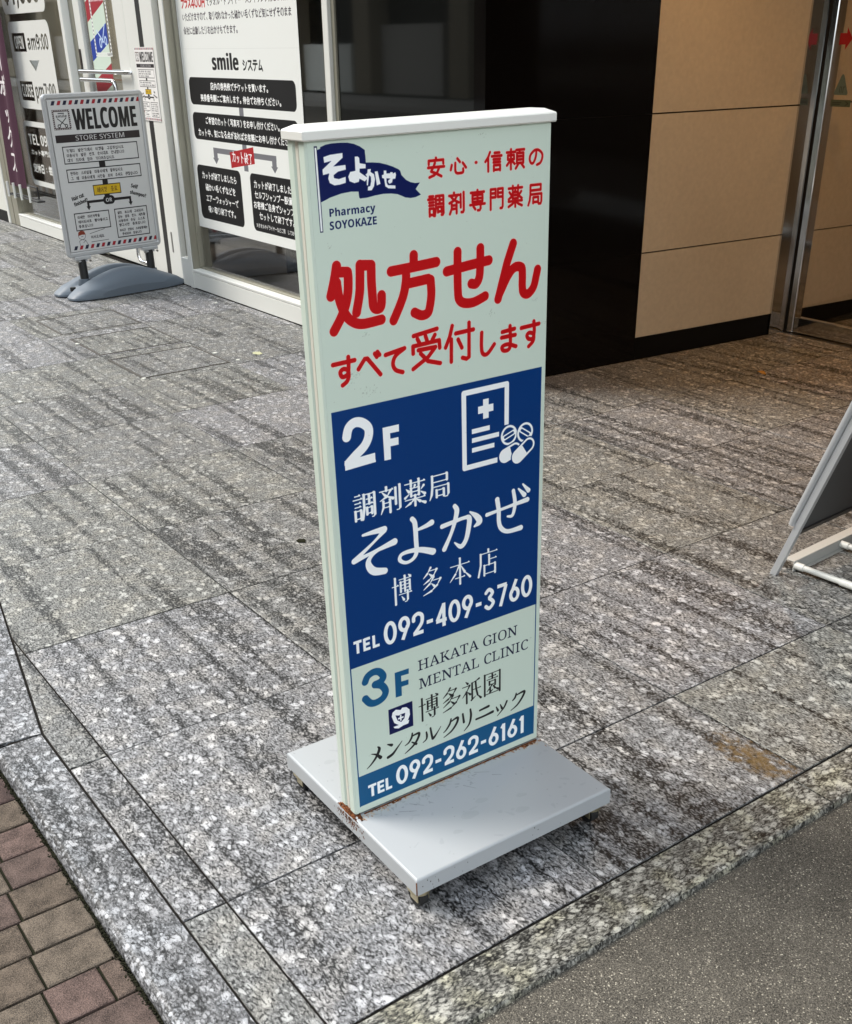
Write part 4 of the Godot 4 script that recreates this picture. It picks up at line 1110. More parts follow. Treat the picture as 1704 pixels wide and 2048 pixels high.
	soil(c, 40, 0.5, 2.0, Color(0.6, 0.6, 0.59), 0.5)
	return c.texture()

const CLEAR := Color(0.9, 0.9, 0.88, 0.0)

func sticker(what: String) -> ImageTexture:
	var white := Color(0.86, 0.86, 0.84)
	var c: Canvas
	if what == "hours":
		c = Canvas.new(1060, 620, 0.6, CLEAR)
		c.round_rect(0, 0, 1060, 620, 70, white)
		c.rect(80, 80, 420, 210, CLEAR)
		latin(c, "OPEN", "Droid Sans", 700, 130, 98, 360, 190, white)
		latin(c, "am9:00", "Droid Sans", 700, 470, 90, 990, 200, CLEAR)
		c.poly(PackedVector2Array([Vector2(440, 270), Vector2(700, 270), Vector2(570, 345)]))
		c.ink(CLEAR)
		c.rect(80, 420, 420, 560, CLEAR)
		latin(c, "CLOSE", "Droid Sans", 700, 110, 440, 395, 535, white)
		latin(c, "pm7:00", "Droid Sans", 700, 470, 425, 990, 535, CLEAR)
	elif what == "price":
		c = Canvas.new(1080, 330, 0.6, CLEAR)
		c.round_rect(0, -80, 1080, 330, 70, white)
		latin(c, "¥1,000", "Droid Sans", 700, 60, 90, 960, 260, CLEAR)
	elif what == "phone":
		c = Canvas.new(1120, 520, 0.6, CLEAR)
		c.round_rect(0, 0, 1120, 520, 80, white)
		c.round_rect(42, 42, 1078, 478, 50, CLEAR)
		latin(c, "TEL 092-409", "Droid Sans", 700, 110, 100, 1000, 185, white)
		line(c, "カット専門店", "maru", 9, 120, 225, 640, 265, white)
		line(c, "定休日:毎週", "maru", 13, 110, 340, 700, 410, white)
	elif what == "stain":
		c = Canvas.new(240, 160, 1.6, Color(0.42, 0.28, 0.12, 0.0))
		var nb := noise_bytes(c.w, c.h, FastNoiseLite.TYPE_SIMPLEX, 4.5, 3, 63)
		var nw := noise_bytes(c.w, c.h, FastNoiseLite.TYPE_SIMPLEX_SMOOTH, 60.0, 2, 64)
		for y in c.h:
			for x in c.w:
				var q := Vector2((x / float(c.w) - 0.60) / 0.42, (y / float(c.h) - 0.5) / 0.42)
				var d := 1.0 - q.length() + (nw[y * c.w + x] - 128) / 160.0
				if nb[y * c.w + x] / 255.0 < 0.33 + clampf(d, -0.4, 0.8) * 0.30:
					var j := (y * c.w + x) * 4
					var k := 0.75 + nb[y * c.w + x] / 255.0 * 0.9
					c.px[j] = int(minf(255.0, 108 * k))
					c.px[j + 1] = int(88 * k)
					c.px[j + 2] = int(54 * k)
					c.px[j + 3] = 255
	elif what == "arrow":
		c = Canvas.new(100, 110, 2.0, Color(1, 1, 1, 0))
		c.poly(PackedVector2Array([Vector2(0, 28), Vector2(50, 28), Vector2(50, 0), Vector2(98, 54), Vector2(50, 108), Vector2(50, 82), Vector2(0, 82)]))
		c.ink(Color(0.62, 0.03, 0.05))
	elif what == "triangle":
		c = Canvas.new(86, 100, 2.0, Color(1, 1, 1, 0))
		c.poly(PackedVector2Array([Vector2(42, 0), Vector2(50, 6), Vector2(84, 88), Vector2(80, 98), Vector2(6, 98), Vector2(1, 88), Vector2(34, 6)]))
		c.ink(Color(0.36, 0.42, 0.38))
		strokes(c, "34 86 34 60 44 60 44 86;54 60 54 86;54 60 64 60", "maru", 4)
		c.ink(Color(0.22, 0.26, 0.22))
	else:
		c = Canvas.new(118, 34, 2.0, Color(0.30, 0.34, 0.26))
		strokes(c, "88 8 104 17 88 26;10 14 60 14;10 22 54 22", "maru", 4)
		c.ink(Color(0.14, 0.15, 0.12))
	return c.texture()

func barber_print() -> ImageTexture:
	# diagonal stripes of a barber's pole on film, with a stamp frame and scissors
	var c := Canvas.new(400, 1500, 0.8, CLEAR)
	var pale := Color(0.80, 0.86, 0.80)
	c.rect(0, 0, 350, 1500, pale)
	for i in 7:
		var y := -222.0 + i * 252.0
		c.poly(PackedVector2Array([Vector2(0, y), Vector2(350, y - 117), Vector2(350, y + 9), Vector2(0, y + 126)]))
		c.ink(Color(0.62, 0.12, 0.18) if i % 2 else Color(0.08, 0.22, 0.60))
	for i in 15:
		for x in [80.0, 372.0]:
			c.rect(x, i * 25.0, x + 22, i * 25.0 + 25, PAPER)
			c.rect(x + 5, i * 25.0 + 4, x + 16, i * 25.0 + 15, Color(0.1, 0.1, 0.14) if x > 300 else Color(0.25, 0.12, 0.3))
	for i in 11:
		c.rect(102 + i * 25.0, 350, 127 + i * 25.0, 376, PAPER)
		c.rect(106 + i * 25.0, 355, 117 + i * 25.0, 371, pale if i < 8 else Color(0.1, 0.1, 0.14))
		c.rect(106 + i * 25.0, 8, 117 + i * 25.0, 30, PAPER)
	strokes(c, "150 210 262 285;312 176 236 285;o 200 290 17 26 0 360;o 300 276 17 24 0 360", "maru", 12)
	c.ink(Color(0.78, 0.86, 0.95))
	return c.texture()

func banner_print() -> ImageTexture:
	var c := Canvas.new(420, 1900, 0.55, lin(0.085, 0.04, 0.06))
	var y := 640.0
	for ch in ["｜", "ボ", "ッ", "ク", "ス"]:
		glyph(c, ch, "maru", 26, Rect2(90, y, 190, 190))
		y += 232
	c.ink(Color(0.9, 0.88, 0.88))
	return c.texture()

func cutout(called: String, tex: Texture2D, rough := 0.5) -> StandardMaterial3D:
	var m := textured(called, tex, rough)
	m.transparency = BaseMaterial3D.TRANSPARENCY_ALPHA_SCISSOR
	m.alpha_scissor_threshold = 0.5
	return m

# ------------------------------------------------------------------ the setting
const COLS := [-1.165, -1.578, -2.210, -2.833, -3.449, -4.058, -4.685, -5.287, -5.905, -6.523, -7.141, -7.759, -8.377, -8.995, -9.613, -10.231, -10.849, -11.467, -12.085, -12.703, -13.3]
const ROWS := [-0.40, -0.621, -1.261, -1.901, -2.541, -3.180, -3.82, -4.46, -5.10, -5.74, -6.38, -7.02, -7.66]

func wall_x(z: float) -> float:
	return -4.1183 - 0.0816 * (z + 3.0)

func pavement() -> void:
	var root := setting("pavement")
	var bed := Shape.new()
	bed.prism(PackedVector2Array([Vector2(-14, -3.4), Vector2(-14, -2.4), Vector2(-2.4, -0.44), Vector2(-1.08, -0.44), Vector2(-1.08, -8), Vector2(-4.3, -8), Vector2(-4.3, -3.4)]), -0.07, -0.0045)
	put("mortar_bed", bed, M.joint_dark, root)
	var edge := PackedVector2Array([Vector2(-1.168, -0.524), Vector2(-2.40, -0.526), Vector2(-14, -2.51), Vector2(-14, FRONT), Vector2(-4.098, FRONT), Vector2(wall_x(-8), -8), Vector2(-1.168, -8)])
	rng.seed = 12
	for i in COLS.size() - 1:
		for j in ROWS.size() - 1:
			var cell := PackedVector2Array([Vector2(COLS[i + 1], ROWS[j + 1]), Vector2(COLS[i], ROWS[j + 1]), Vector2(COLS[i], ROWS[j]), Vector2(COLS[i + 1], ROWS[j])])
			var pick := rng.randi() % 4
			var at := Vector2(rng.randf(), rng.randf()) * 1.9
			var lift := rng.randf_range(-0.0006, 0.0006)
			var flip := -1.0 if rng.randf() < 0.5 else 1.0
			for part in Geometry2D.intersect_polygons(cell, edge):
				for piece in Geometry2D.offset_polygon(part, -0.002 if j > 0 else -0.003, Geometry2D.JOIN_MITER):
					if piece.size() < 3:
						continue
					var s := Shape.new()
					s.uvk = 1.0 / 2.56
					s.uvo = (at - Vector2(COLS[i + 1], ROWS[j + 1])) / 2.56
					s.prism(piece, -0.02, lift, 0.0012)
					put("tile", s, M["granite%d" % pick], root)
	# steel frames of three stone-filled floor hatches
	var labels := ["inlaid stone floor hatch nearest the white barber board, a thin steel frame in the paving", "middle one of three inlaid stone floor hatches in a row on the paving", "inlaid stone floor hatch farthest from the barber board and nearest the pharmacy sign"]
	var hs := [[-7.02, -6.545], [-6.40, -5.93], [-5.805, -5.337]]
	for i in 3:
		var x0: float = hs[i][0]
		var x1: float = hs[i][1]
		var t := thing("floor_hatch", labels[i], "floor hatch", Vector3((x0 + x1) * 0.5, 0, -2.285), Basis(), "floor hatches in the paving")
		var fr := Shape.new()
		for b in [[x0, -2.530, x1, -2.522], [x0, -2.044, x1, -2.030], [x0, -2.522, x0 + 0.009, -2.044], [x1 - 0.009, -2.522, x1, -2.044]]:
			fr.box(Vector3(b[0], -0.01, b[1]), Vector3(b[2], 0.0022, b[3]), 0.0006)
		put("frame", fr, M.steel_edge, t)
		var lid := Shape.new()
		lid.uvk = 1.0 / 2.56
		lid.uvo = Vector2(0.2 + i * 0.22, 1.15 + i * 0.13)
		lid.box(Vector3(x0 + 0.012, -0.008, -2.520), Vector3(x1 - 0.012, 0.0012, -2.047), 0.0008)
		put("stone_lid", lid, M["granite%d" % [1, 3, 1][i]], t)
		var lift_hole := Shape.new()
		var hx := (x0 + x1) * 0.5
		for b in [[hx - 0.035, -2.19, hx + 0.035, -2.187], [hx - 0.035, -2.13, hx + 0.035, -2.127], [hx - 0.035, -2.187, hx - 0.032, -2.13], [hx + 0.032, -2.187, hx + 0.035, -2.13]]:
			lift_hole.box(Vector3(b[0], 0.0, b[1]), Vector3(b[2], 0.0017, b[3]))
		put("lift_plate_seam", lift_hole, M.steel_edge, t)

func kerbs() -> void:
	var root := setting("kerb")
	# low kerb towards the asphalt
	var w := 0.112
	var prof := [Vector2(0, -0.06), Vector2(0, -0.001), Vector2(0.001, 0), Vector2(w - 0.010, 0), Vector2(w - 0.003, -0.003), Vector2(w, -0.010), Vector2(w, -0.06)]
	var z := -0.53
	for e in [-1.850, -2.45, -3.05, -3.65, -4.25, -4.85, -5.45]:
		var s := Shape.new()
		s.uvk = 1.0 / 1.024
		s.uvr = PI / 2
		s.uvo = Vector2(z * 0.37, z * 0.61)
		s.sweep(prof, Vector3(-1.163, 0, z - 0.0024), Vector3(-1.163, 0, e + 0.0024), Vector3.RIGHT)
		put("kerb_stone", s, M.kerb_granite, root)
		z = e
	# rounded kerb towards the brick paving, bending away at its far end
	w = 0.122
	var rp := [Vector2(0, -0.06), Vector2(0, -0.001), Vector2(0.001, 0)]
	for i in 7:
		var a := PI / 2 * i / 6.0
		rp.append(Vector2(w - 0.022 + sin(a) * 0.022, -0.022 + cos(a) * 0.022))
	rp.append(Vector2(w, -0.06))
	for k in [[Vector3(-1.05, 0, -0.522), Vector3(-2.398, 0, -0.522)], [Vector3(-2.403, 0, -0.523), Vector3(-3.16, 0, -0.652)], [Vector3(-3.163, 0, -0.6525), Vector3(-3.95, 0, -0.788)], [Vector3(-3.953, 0, -0.7885), Vector3(-5.1, 0, -0.984)]]:
		var s := Shape.new()
		s.uvk = 1.0 / 1.024
		s.uvo = Vector2(k[0].x * 0.3, 0.2 + k[0].x * 0.21)
		var d: Vector3 = (k[1] - k[0]).normalized()
		s.sweep(rp, k[0], k[1], Vector3(-d.z, 0, d.x) * (1.0 if -d.x > 0.0 and d.x < 0.0 and (-Vector3(-d.z, 0, d.x)).z < 0.0 else -1.0))
		put("kerb_stone", s, M.kerb_granite_blue, root)

func bricks() -> void:
	var root := setting("brick_paving")
	var bed := boxed(Vector3(-6, -0.2, -1.4), Vector3(-1.0, -0.0285, 2.6))
	put("sand_bed", bed, M.soil, root)
	rng.seed = 77
	# courses run along z; the first course is cut to follow the kerb
	var seam := func(x: float) -> float: return -0.255 + 0.105 * (x + 1.62)
	var x := -1.385
	var n := 0
	while x > -3.9:
		var z0 := -0.400
		if x < -2.40:
			z0 = -0.404 - 0.171 * (-2.40 - x)
		z0 += rng.randf_range(0.003, 0.007)
		var zs := [[z0, seam.call(x - 0.05)]]
		if n == 1:
			zs = [[z0, -0.352], [-0.352, seam.call(x - 0.05)]]
		var z: float = seam.call(x - 0.05)
		while z < 0.75:
			zs.append([z, z + 0.2])
			z += 0.2
		for e in zs:
			if e[1] - e[0] < 0.02:
				continue
			var g := 0.0030
			var r := rng.randf_range(-0.001, 0.001)
			var poly := PackedVector2Array([Vector2(x - 0.1025 + g, e[0] + g), Vector2(x - g, e[0] + g + r), Vector2(x - g + r, e[1] - g), Vector2(x - 0.1025 + g, e[1] - g - r)])
			var s := Shape.new()
			s.uvk = 1.0 / 0.32
			s.uvo = Vector2(rng.randf(), rng.randf())
			s.prism(poly, -0.055, -0.021 + rng.randf_range(-0.0012, 0.0012), 0.003)
			put("brick", s, M["brick%d" % [0, 1, 4, 5, 2, 3, 1, 5][rng.randi() % 8]], root)
		x -= 0.1025
		n += 1
	# moss and washed-in soil along the kerb's foot
	var moss := Shape.new()
	var fn := FastNoiseLite.new()
	fn.frequency = 18.0
	moss.grid(func(u: float, v: float) -> Vector3:
		var px := lerpf(-3.2, -1.1, u)
		var pz := -0.405 if px > -2.4 else -0.405 - 0.171 * (-2.40 - px)
		var reach := 0.006 + 0.007 * fn.get_noise_2d(px, 1.0) + 0.006 * fn.get_noise_2d(px * 4.0, 7.0)
		return Vector3(px, -0.0198 - 0.006 * v * v + 0.0012 * fn.get_noise_2d(px * 9.0, v * 3.0), pz + maxf(reach, 0.004) * v), 420, 3, Vector3.UP)
	rng.seed = 3
	for i in 1600:
		var px := rng.randf_range(-3.0, -1.1)
		var pz := (-0.4 if px > -2.4 else -0.4 - 0.171 * (-2.40 - px)) + absf(rng.randfn(0.0, 0.005)) + 0.002
		var rr := rng.randf_range(0.0007, 0.0028)
		var q := PackedVector2Array()
		for k in 5:
			q.append(Vector2(px, pz) + Vector2.RIGHT.rotated(TAU * k / 5.0 + rng.randf()) * rr * rng.randf_range(0.7, 1.2))
		moss.prism(q, -0.026, -0.0200 + rng.randf_range(-0.002, 0.002))
	var mo := put("moss", moss, M.soil)
	mo.set_meta("kind", "stuff")
	tag(mo, "dark moss and soil along the foot of the rounded kerb", "moss")

func grounds() -> void:
	var g := setting("ground")
	var far := Shape.new()
	far.uvk = 0.25
	far.box(Vector3(-160, -0.3, -60), Vector3(60, -0.20, 60))
	put("ground_sheet", far, M.concrete, g)
	var a := Shape.new()
	a.uvk = 1.0 / 0.9
	var f := FastNoiseLite.new()
	f.frequency = 1.2
	a.grid(func(u: float, v: float) -> Vector3:
		var p := Vector2(lerpf(-1.075, 1.6, u), lerpf(-5.5, 0.6, v))
		return Vector3(p.x, -0.0165 + 0.0022 * f.get_noise_2d(p.x * 3.0, p.y * 3.0) - 0.004 * u, p.y), 40, 70, Vector3.UP)
	var drive := put("driveway", a, M.asphalt)
	drive.set_meta("kind", "structure")
	var rd := Shape.new()
	rd.uvk = 1.0 / 0.9
	rd.box(Vector3(-150, -0.22, 2.7), Vector3(30, -0.14, 11.0))
	var road := put("road", rd, M.asphalt)
	road.set_meta("kind", "structure")
	var walk := setting("far_pavement")
	put("paving_sheet", boxed(Vector3(-150, -0.25, 11.2), Vector3(30, -0.02, 14.2)), M.concrete, walk)
	var near := setting("sidewalk")
	var nw := Shape.new()
	nw.uvk = 1.0 / 0.32
	nw.box(Vector3(-150, -0.25, 0.96), Vector3(30, -0.024, 2.6))
	put("paving_sheet", nw, M.brick1, near)
	var nx := Shape.new()
	nx.uvk = 1.0 / 0.32
	nx.box(Vector3(-40, -0.25, -2.6), Vector3(-5.15, -0.026, 0.95))
	put("paving_sheet", nx, M.brick1, near)

# ------------------------------------------------------------------ the building
func building() -> void:
	var b := thing("shop_building", "white framed barber shop front with a black and cream stone entrance recess on its right", "building", Vector3(-8, 0, FRONT))
	var top := 2.75
	# ---- window beside the entrance, behind the pharmacy sign
	window(b, -7.305, -5.394, 0.130, top)
	# ---- far window
	window(b, -11.13, -9.181, 0.115, top)
	# posts between the openings
	put("post", boxed(Vector3(-7.366, 0, FRONT - 0.12), Vector3(-7.307, top, FRONT + 0.004), 0.003), M.white_paint, b)
	put("post", boxed(Vector3(-5.392, 0, FRONT - 0.12), Vector3(-5.338, top, FRONT + 0.006), 0.003), M.white_paint, b)
	put("post", boxed(Vector3(-9.179, 0, FRONT - 0.12), Vector3(-9.118, top, FRONT + 0.004), 0.003), M.white_paint, b)
	put("post", boxed(Vector3(-11.47, 0, FRONT - 0.10), Vector3(-11.41, top, FRONT + 0.006), 0.003), M.white_paint, b)
	put("post", boxed(Vector3(-11.408, 0, FRONT - 0.14), Vector3(-11.282, top, FRONT - 0.001), 0.003), M.aluminium_bronze, b)
	put("post", boxed(Vector3(-11.276, 0, FRONT - 0.14), Vector3(-11.132, top, FRONT - 0.004), 0.003), M.aluminium_bronze, b)
	# grey channel right of the last post, against the dark glass
	put("channel", boxed(Vector3(-5.337, 0, FRONT - 0.05), Vector3(-5.305, top, FRONT - 0.012), 0.002), M.aluminium_bronze, b)
	put("dark_glass", boxed(Vector3(-5.304, 0, FRONT - 0.06), Vector3(-4.102, top, FRONT - 0.022), 0.002), M.black_glass, b)
	put("dark_glass_foot", boxed(Vector3(-5.304, 0, FRONT - 0.021), Vector3(-4.104, 0.10, FRONT - 0.006), 0.002), M.black_stone, b)
	# bay between door and window: bronze jamb, low white plinth, white panel with a slot
	put("jamb", boxed(Vector3(-7.50, 0, FRONT - 0.16), Vector3(-7.368, top, FRONT - 0.055), 0.003), M.aluminium_bronze, b)
	put("jamb", boxed(Vector3(-7.585, 0, FRONT - 0.16), Vector3(-7.503, top, FRONT - 0.085), 0.003), M.aluminium_bronze, b)
	put("plinth", boxed(Vector3(-7.50, 0, FRONT - 0.054), Vector3(-7.368, 0.185, FRONT - 0.006), 0.003), M.white_paint, b)
	var wp := put("white_panel", boxed(Vector3(-7.785, 0, FRONT - 0.12), Vector3(-7.588, top, FRONT - 0.045), 0.003), M.white_paint, b)
	put("slot", boxed(Vector3(-7.722, 0.185, FRONT - 0.050), Vector3(-7.70, 0.325, FRONT - 0.0425), 0.002), M.brushed_steel, wp)
	put("door_gap", boxed(Vector3(-7.86, 0, FRONT - 0.12), Vector3(-7.787, top, FRONT - 0.0465)), M.black_plastic, b)
	put("jamb", boxed(Vector3(-9.116, 0, FRONT - 0.14), Vector3(-9.03, top, FRONT - 0.05), 0.003), M.aluminium_bronze, b)
	# ---- white door with its tall bent pull
	var d := put("door", boxed(Vector3(-9.027, 0.012, FRONT - 0.10), Vector3(-8.905, top - 0.2, FRONT - 0.052), 0.003), M.white_paint, b)
	put("stile", boxed(Vector3(-8.26, 0.012, FRONT - 0.10), Vector3(-8.075, top - 0.2, FRONT - 0.05), 0.003), M.white_paint, d)
	put("stile", boxed(Vector3(-8.072, 0.012, FRONT - 0.10), Vector3(-7.862, top - 0.2, FRONT - 0.048), 0.003), M.white_paint, d)
	put("rail", boxed(Vector3(-8.904, 0.012, FRONT - 0.10), Vector3(-8.261, 0.30, FRONT - 0.052), 0.003), M.white_paint, d)
	put("rail", boxed(Vector3(-8.904, 2.4, FRONT - 0.10), Vector3(-8.261, top - 0.2, FRONT - 0.052), 0.003), M.white_paint, d)
	put("pane", boxed(Vector3(-8.904, 0.301, FRONT - 0.078), Vector3(-8.261, 2.399, FRONT - 0.072)), M.pane, d)
	put("lock_plate", boxed(Vector3(-9.02, 1.33, FRONT - 0.054), Vector3(-8.99, 1.475, FRONT - 0.044), 0.003), M.lock_brown, d)
	var pull := Shape.new()
	pull.tube([Vector3(-8.96, 1.328, FRONT - 0.012), Vector3(-8.5, 1.328, FRONT - 0.012), Vector3(-8.10, 1.328, FRONT - 0.012), Vector3(-8.07, 1.328, FRONT - 0.03), Vector3(-8.065, 1.328, FRONT - 0.049)], 0.0145)
	var low := [Vector3(-8.96, 1.274, FRONT - 0.012)]
	for i in 7:
		var a := PI / 2 * i / 6.0
		low.append(Vector3(-8.36 + sin(a) * 0.06, 1.214 + cos(a) * 0.06, FRONT - 0.012))
	for i in 7:
		var a := PI / 2 * i / 6.0
		low.append(Vector3(-8.24 - cos(a) * 0.06, 0.115 - sin(a) * 0.06, FRONT - 0.012))
	low.append(Vector3(-8.17, 0.055, FRONT - 0.012))
	low.append(Vector3(-8.15, 0.055, FRONT - 0.035))
	low.append(Vector3(-8.15, 0.055, FRONT - 0.051))
	pull.tube(low, 0.0145)
	put("handle", pull, M.chrome, d)
	put("lintel", boxed(Vector3(-9.11, top - 0.19, FRONT - 0.14), Vector3(-7.37, top, FRONT - 0.03), 0.003), M.white_paint, b)
	# ---- white wall at the far left, on a black base
	put("wall", boxed(Vector3(-16, 0.098, FRONT - 0.3), Vector3(-11.472, top, FRONT - 0.006), 0.002), M.wall_white, b)
	put("skirting", boxed(Vector3(-16, 0, FRONT - 0.3), Vector3(-11.473, 0.096, FRONT - 0.003), 0.002), M.black_base, b)
	# ---- shop interior
	put("shop_floor", boxed(Vector3(-13.0, -0.2, -8.0), Vector3(-5.31, 0.0, FRONT - 0.125)), M.inside_floor, b)
	put("partition", boxed(Vector3(-12.9, 0.0, -3.80), Vector3(-9.3, top, -3.75)), M.partition, b)
	put("back_wall", boxed(Vector3(-13.0, 0, -8.2), Vector3(-5.31, top, -8.0)), M.inside_wall, b)
	put("side_wall", boxed(Vector3(-13.2, 0, -8.2), Vector3(-13.0, top, FRONT - 0.31)), M.inside_wall, b)
	put("side_wall", boxed(Vector3(-5.308, 0, -8.2), Vector3(-4.35, top, FRONT - 0.07)), M.inside_wall, b)
	# ---- entrance wall: black stone, then cream panels over a black skirting
	entrance_wall(b, top)
	# ---- recess ceiling, storeys above
	put("soffit", boxed(Vector3(-4.35, 2.70, -8.2), Vector3(4.0, 2.85, FRONT - 0.105)), M.soffit, b)
	put("upper_wall", boxed(Vector3(-16, 2.93, -9.0), Vector3(4.0, 13.0, FRONT + 0.01)), M.stone_front, b)
	put("canopy", boxed(Vector3(-4.2, 2.86, FRONT + 0.02), Vector3(4.0, 3.25, -1.6)), M.soffit, b)
	put("fascia", boxed(Vector3(-16, 2.752, FRONT - 0.1), Vector3(4.0, 2.929, FRONT + 0.012)), M.white_paint, b)
	put("shop_ceiling", boxed(Vector3(-16, 2.76, -8.2), Vector3(-4.36, 2.855, FRONT - 0.105)), M.soffit, b)
	put("lobby_back", boxed(Vector3(-4.35, 0, -8.2), Vector3(4.0, 2.69, -8.0)), M.cream_stone, b)
	put("pier", boxed(Vector3(2.2, -0.1, -8.0), Vector3(4.0, 2.69, FRONT - 0.02)), M.cream_stone, b)
	for p in [Vector3(-3.1, 2.699, -4.3), Vector3(-1.7, 2.699, -4.4), Vector3(-2.9, 2.699, -6.5)]:
		downlight(b, p)

func downlight(b: Node3D, p: Vector3) -> void:
	var ring := Shape.new()
	var path := []
	for i in 25:
		path.append(p + Vector3(cos(TAU * i / 24.0) * 0.085, -0.008, sin(TAU * i / 24.0) * 0.085))
	ring.tube(path, 0.008, 8, false)
	var o := put("downlight", ring, M.white_paint, b)
	var face := Shape.new()
	var disc := PackedVector2Array()
	for i in 20:
		disc.append(Vector2(p.x + cos(TAU * i / 20.0) * 0.078, p.z + sin(TAU * i / 20.0) * 0.078))
	face.prism(disc, p.y - 0.006, p.y - 0.002)
	put("lamp_face", face, M.lamp_face, o)
	var l := SpotLight3D.new()
	l.name = "lamp_light"
	l.light_color = Color(1.0, 0.74, 0.43)
	l.light_energy = LAMP
	l.light_size = 0.07
	l.spot_range = 8.0
	l.spot_attenuation = 2.0
	l.spot_angle = 72.0
	l.spot_angle_attenuation = 0.8
	l.shadow_enabled = true
	o.add_child(l)
	l.position = p + Vector3(0, -0.012, 0)
	l.rotation = Vector3(-PI / 2, 0, 0)

func window(b: Node3D, x0: float, x1: float, sill: float, top: float) -> void:
	var w := put("window", boxed(Vector3(x0, sill, FRONT - 0.14), Vector3(x0 + 0.012, top, FRONT - 0.0015), 0.001), M.aluminium_bronze, b)
	put("jamb", boxed(Vector3(x0 + 0.013, sill + 0.012, GLASS - 0.02), Vector3(x0 + 0.034, top, GLASS + 0.03), 0.002), M.aluminium_bronze, w)
	put("jamb", boxed(Vector3(x1 - 0.012, sill, FRONT - 0.14), Vector3(x1 - 0.001, top, FRONT - 0.002), 0.001), M.aluminium_bronze, w)
	put("sill", boxed(Vector3(x0, 0.004, FRONT - 0.10), Vector3(x1, sill - 0.022, FRONT), 0.003), M.white_paint, w)
	put("sill", boxed(Vector3(x0, sill - 0.020, FRONT - 0.10), Vector3(x1, sill, FRONT + 0.002), 0.004), M.white_paint, w)
	put("glazing_bead", boxed(Vector3(x0 + 0.013, sill + 0.0005, GLASS - 0.02), Vector3(x1 - 0.013, sill + 0.011, GLASS + 0.022), 0.002), M.aluminium_bronze, w)
	put("pane", boxed(Vector3(x0 + 0.034, sill + 0.012, GLASS - 0.004), Vector3(x1 - 0.013, top, GLASS + 0.002)), M.pane, w)

func entrance_wall(b: Node3D, top: float) -> void:
	var on := func(z: float, off: float) -> Vector2: return Vector2(wall_x(z) + off, z)
	var slab := func(z0: float, z1: float, y0: float, y1: float, off: float) -> Shape:
		var s := Shape.new()
		s.uvk = 0.8
		s.prism(PackedVector2Array([on.call(z0, off), on.call(z1, off), on.call(z1, -0.08), on.call(z0, -0.08)]), y0, y1)
		return s
	var w := put("entrance_wall", slab.call(FRONT - 0.03, -8.0, 0.0, top, -0.014), M.dark_joint, b)
	for y in [[0.0, 0.536], [0.539, 1.17], [1.1730, 1.80], [1.803, top]]:
		put("black_stone", slab.call(FRONT - 0.012, -4.2225, y[0], y[1], 0.0), M.black_stone, w)
	for y in [[0.117, 0.534], [0.541, 1.169], [1.176, 1.80], [1.807, top]]:
		put("cream_stone", slab.call(-4.2235, -5.30, y[0], y[1], -0.001), M.cream_stone, w)
		put("cream_stone", slab.call(-5.42, -7.0, y[0], y[1], -0.001), M.cream_stone, w)
	put("skirting", slab.call(-4.2235, -5.20, 0.0, 0.1155, 0.001), M.black_base, w)
	put("skirting", slab.call(-5.42, -8.0, 0.0, 0.1155, 0.001), M.black_base, w)
	# glass door in a polished steel frame
	var x := -3.868
	var d := put("entrance_door", slab.call(-5.205, -5.322, 0.0, top, 0.010), M.chrome, b)
	put("gasket", boxed(Vector3(x - 0.062, 0.0, -5.40), Vector3(x - 0.040, top, -5.336)), M.rubber, d)
	put("frame_stile", boxed(Vector3(x - 0.039, 0.006, -5.40), Vector3(x, top, -5.33), 0.004), M.chrome, d)
	put("bottom_rail", boxed(Vector3(x + 0.001, 0.010, -5.375), Vector3(x + 1.2, 0.094, -5.335), 0.003), M.chrome, d)
	put("pane", boxed(Vector3(x + 0.001, 0.095, -5.352), Vector3(x + 1.2, top - 0.05, -5.344)), M.door_pane, d)
	put("frame_stile", boxed(Vector3(x + 1.201, 0.006, -5.40), Vector3(x + 1.24, top, -5.33), 0.004), M.chrome, d)
	put("sill_track", boxed(Vector3(x - 0.05, 0.0015, -5.42), Vector3(x + 3.2, 0.004, -5.31)), M.brushed_steel, d)
	put("pane", boxed(Vector3(x + 1.241, 0.02, -5.352), Vector3(x + 6.0, top - 0.05, -5.344)), M.door_pane, d)

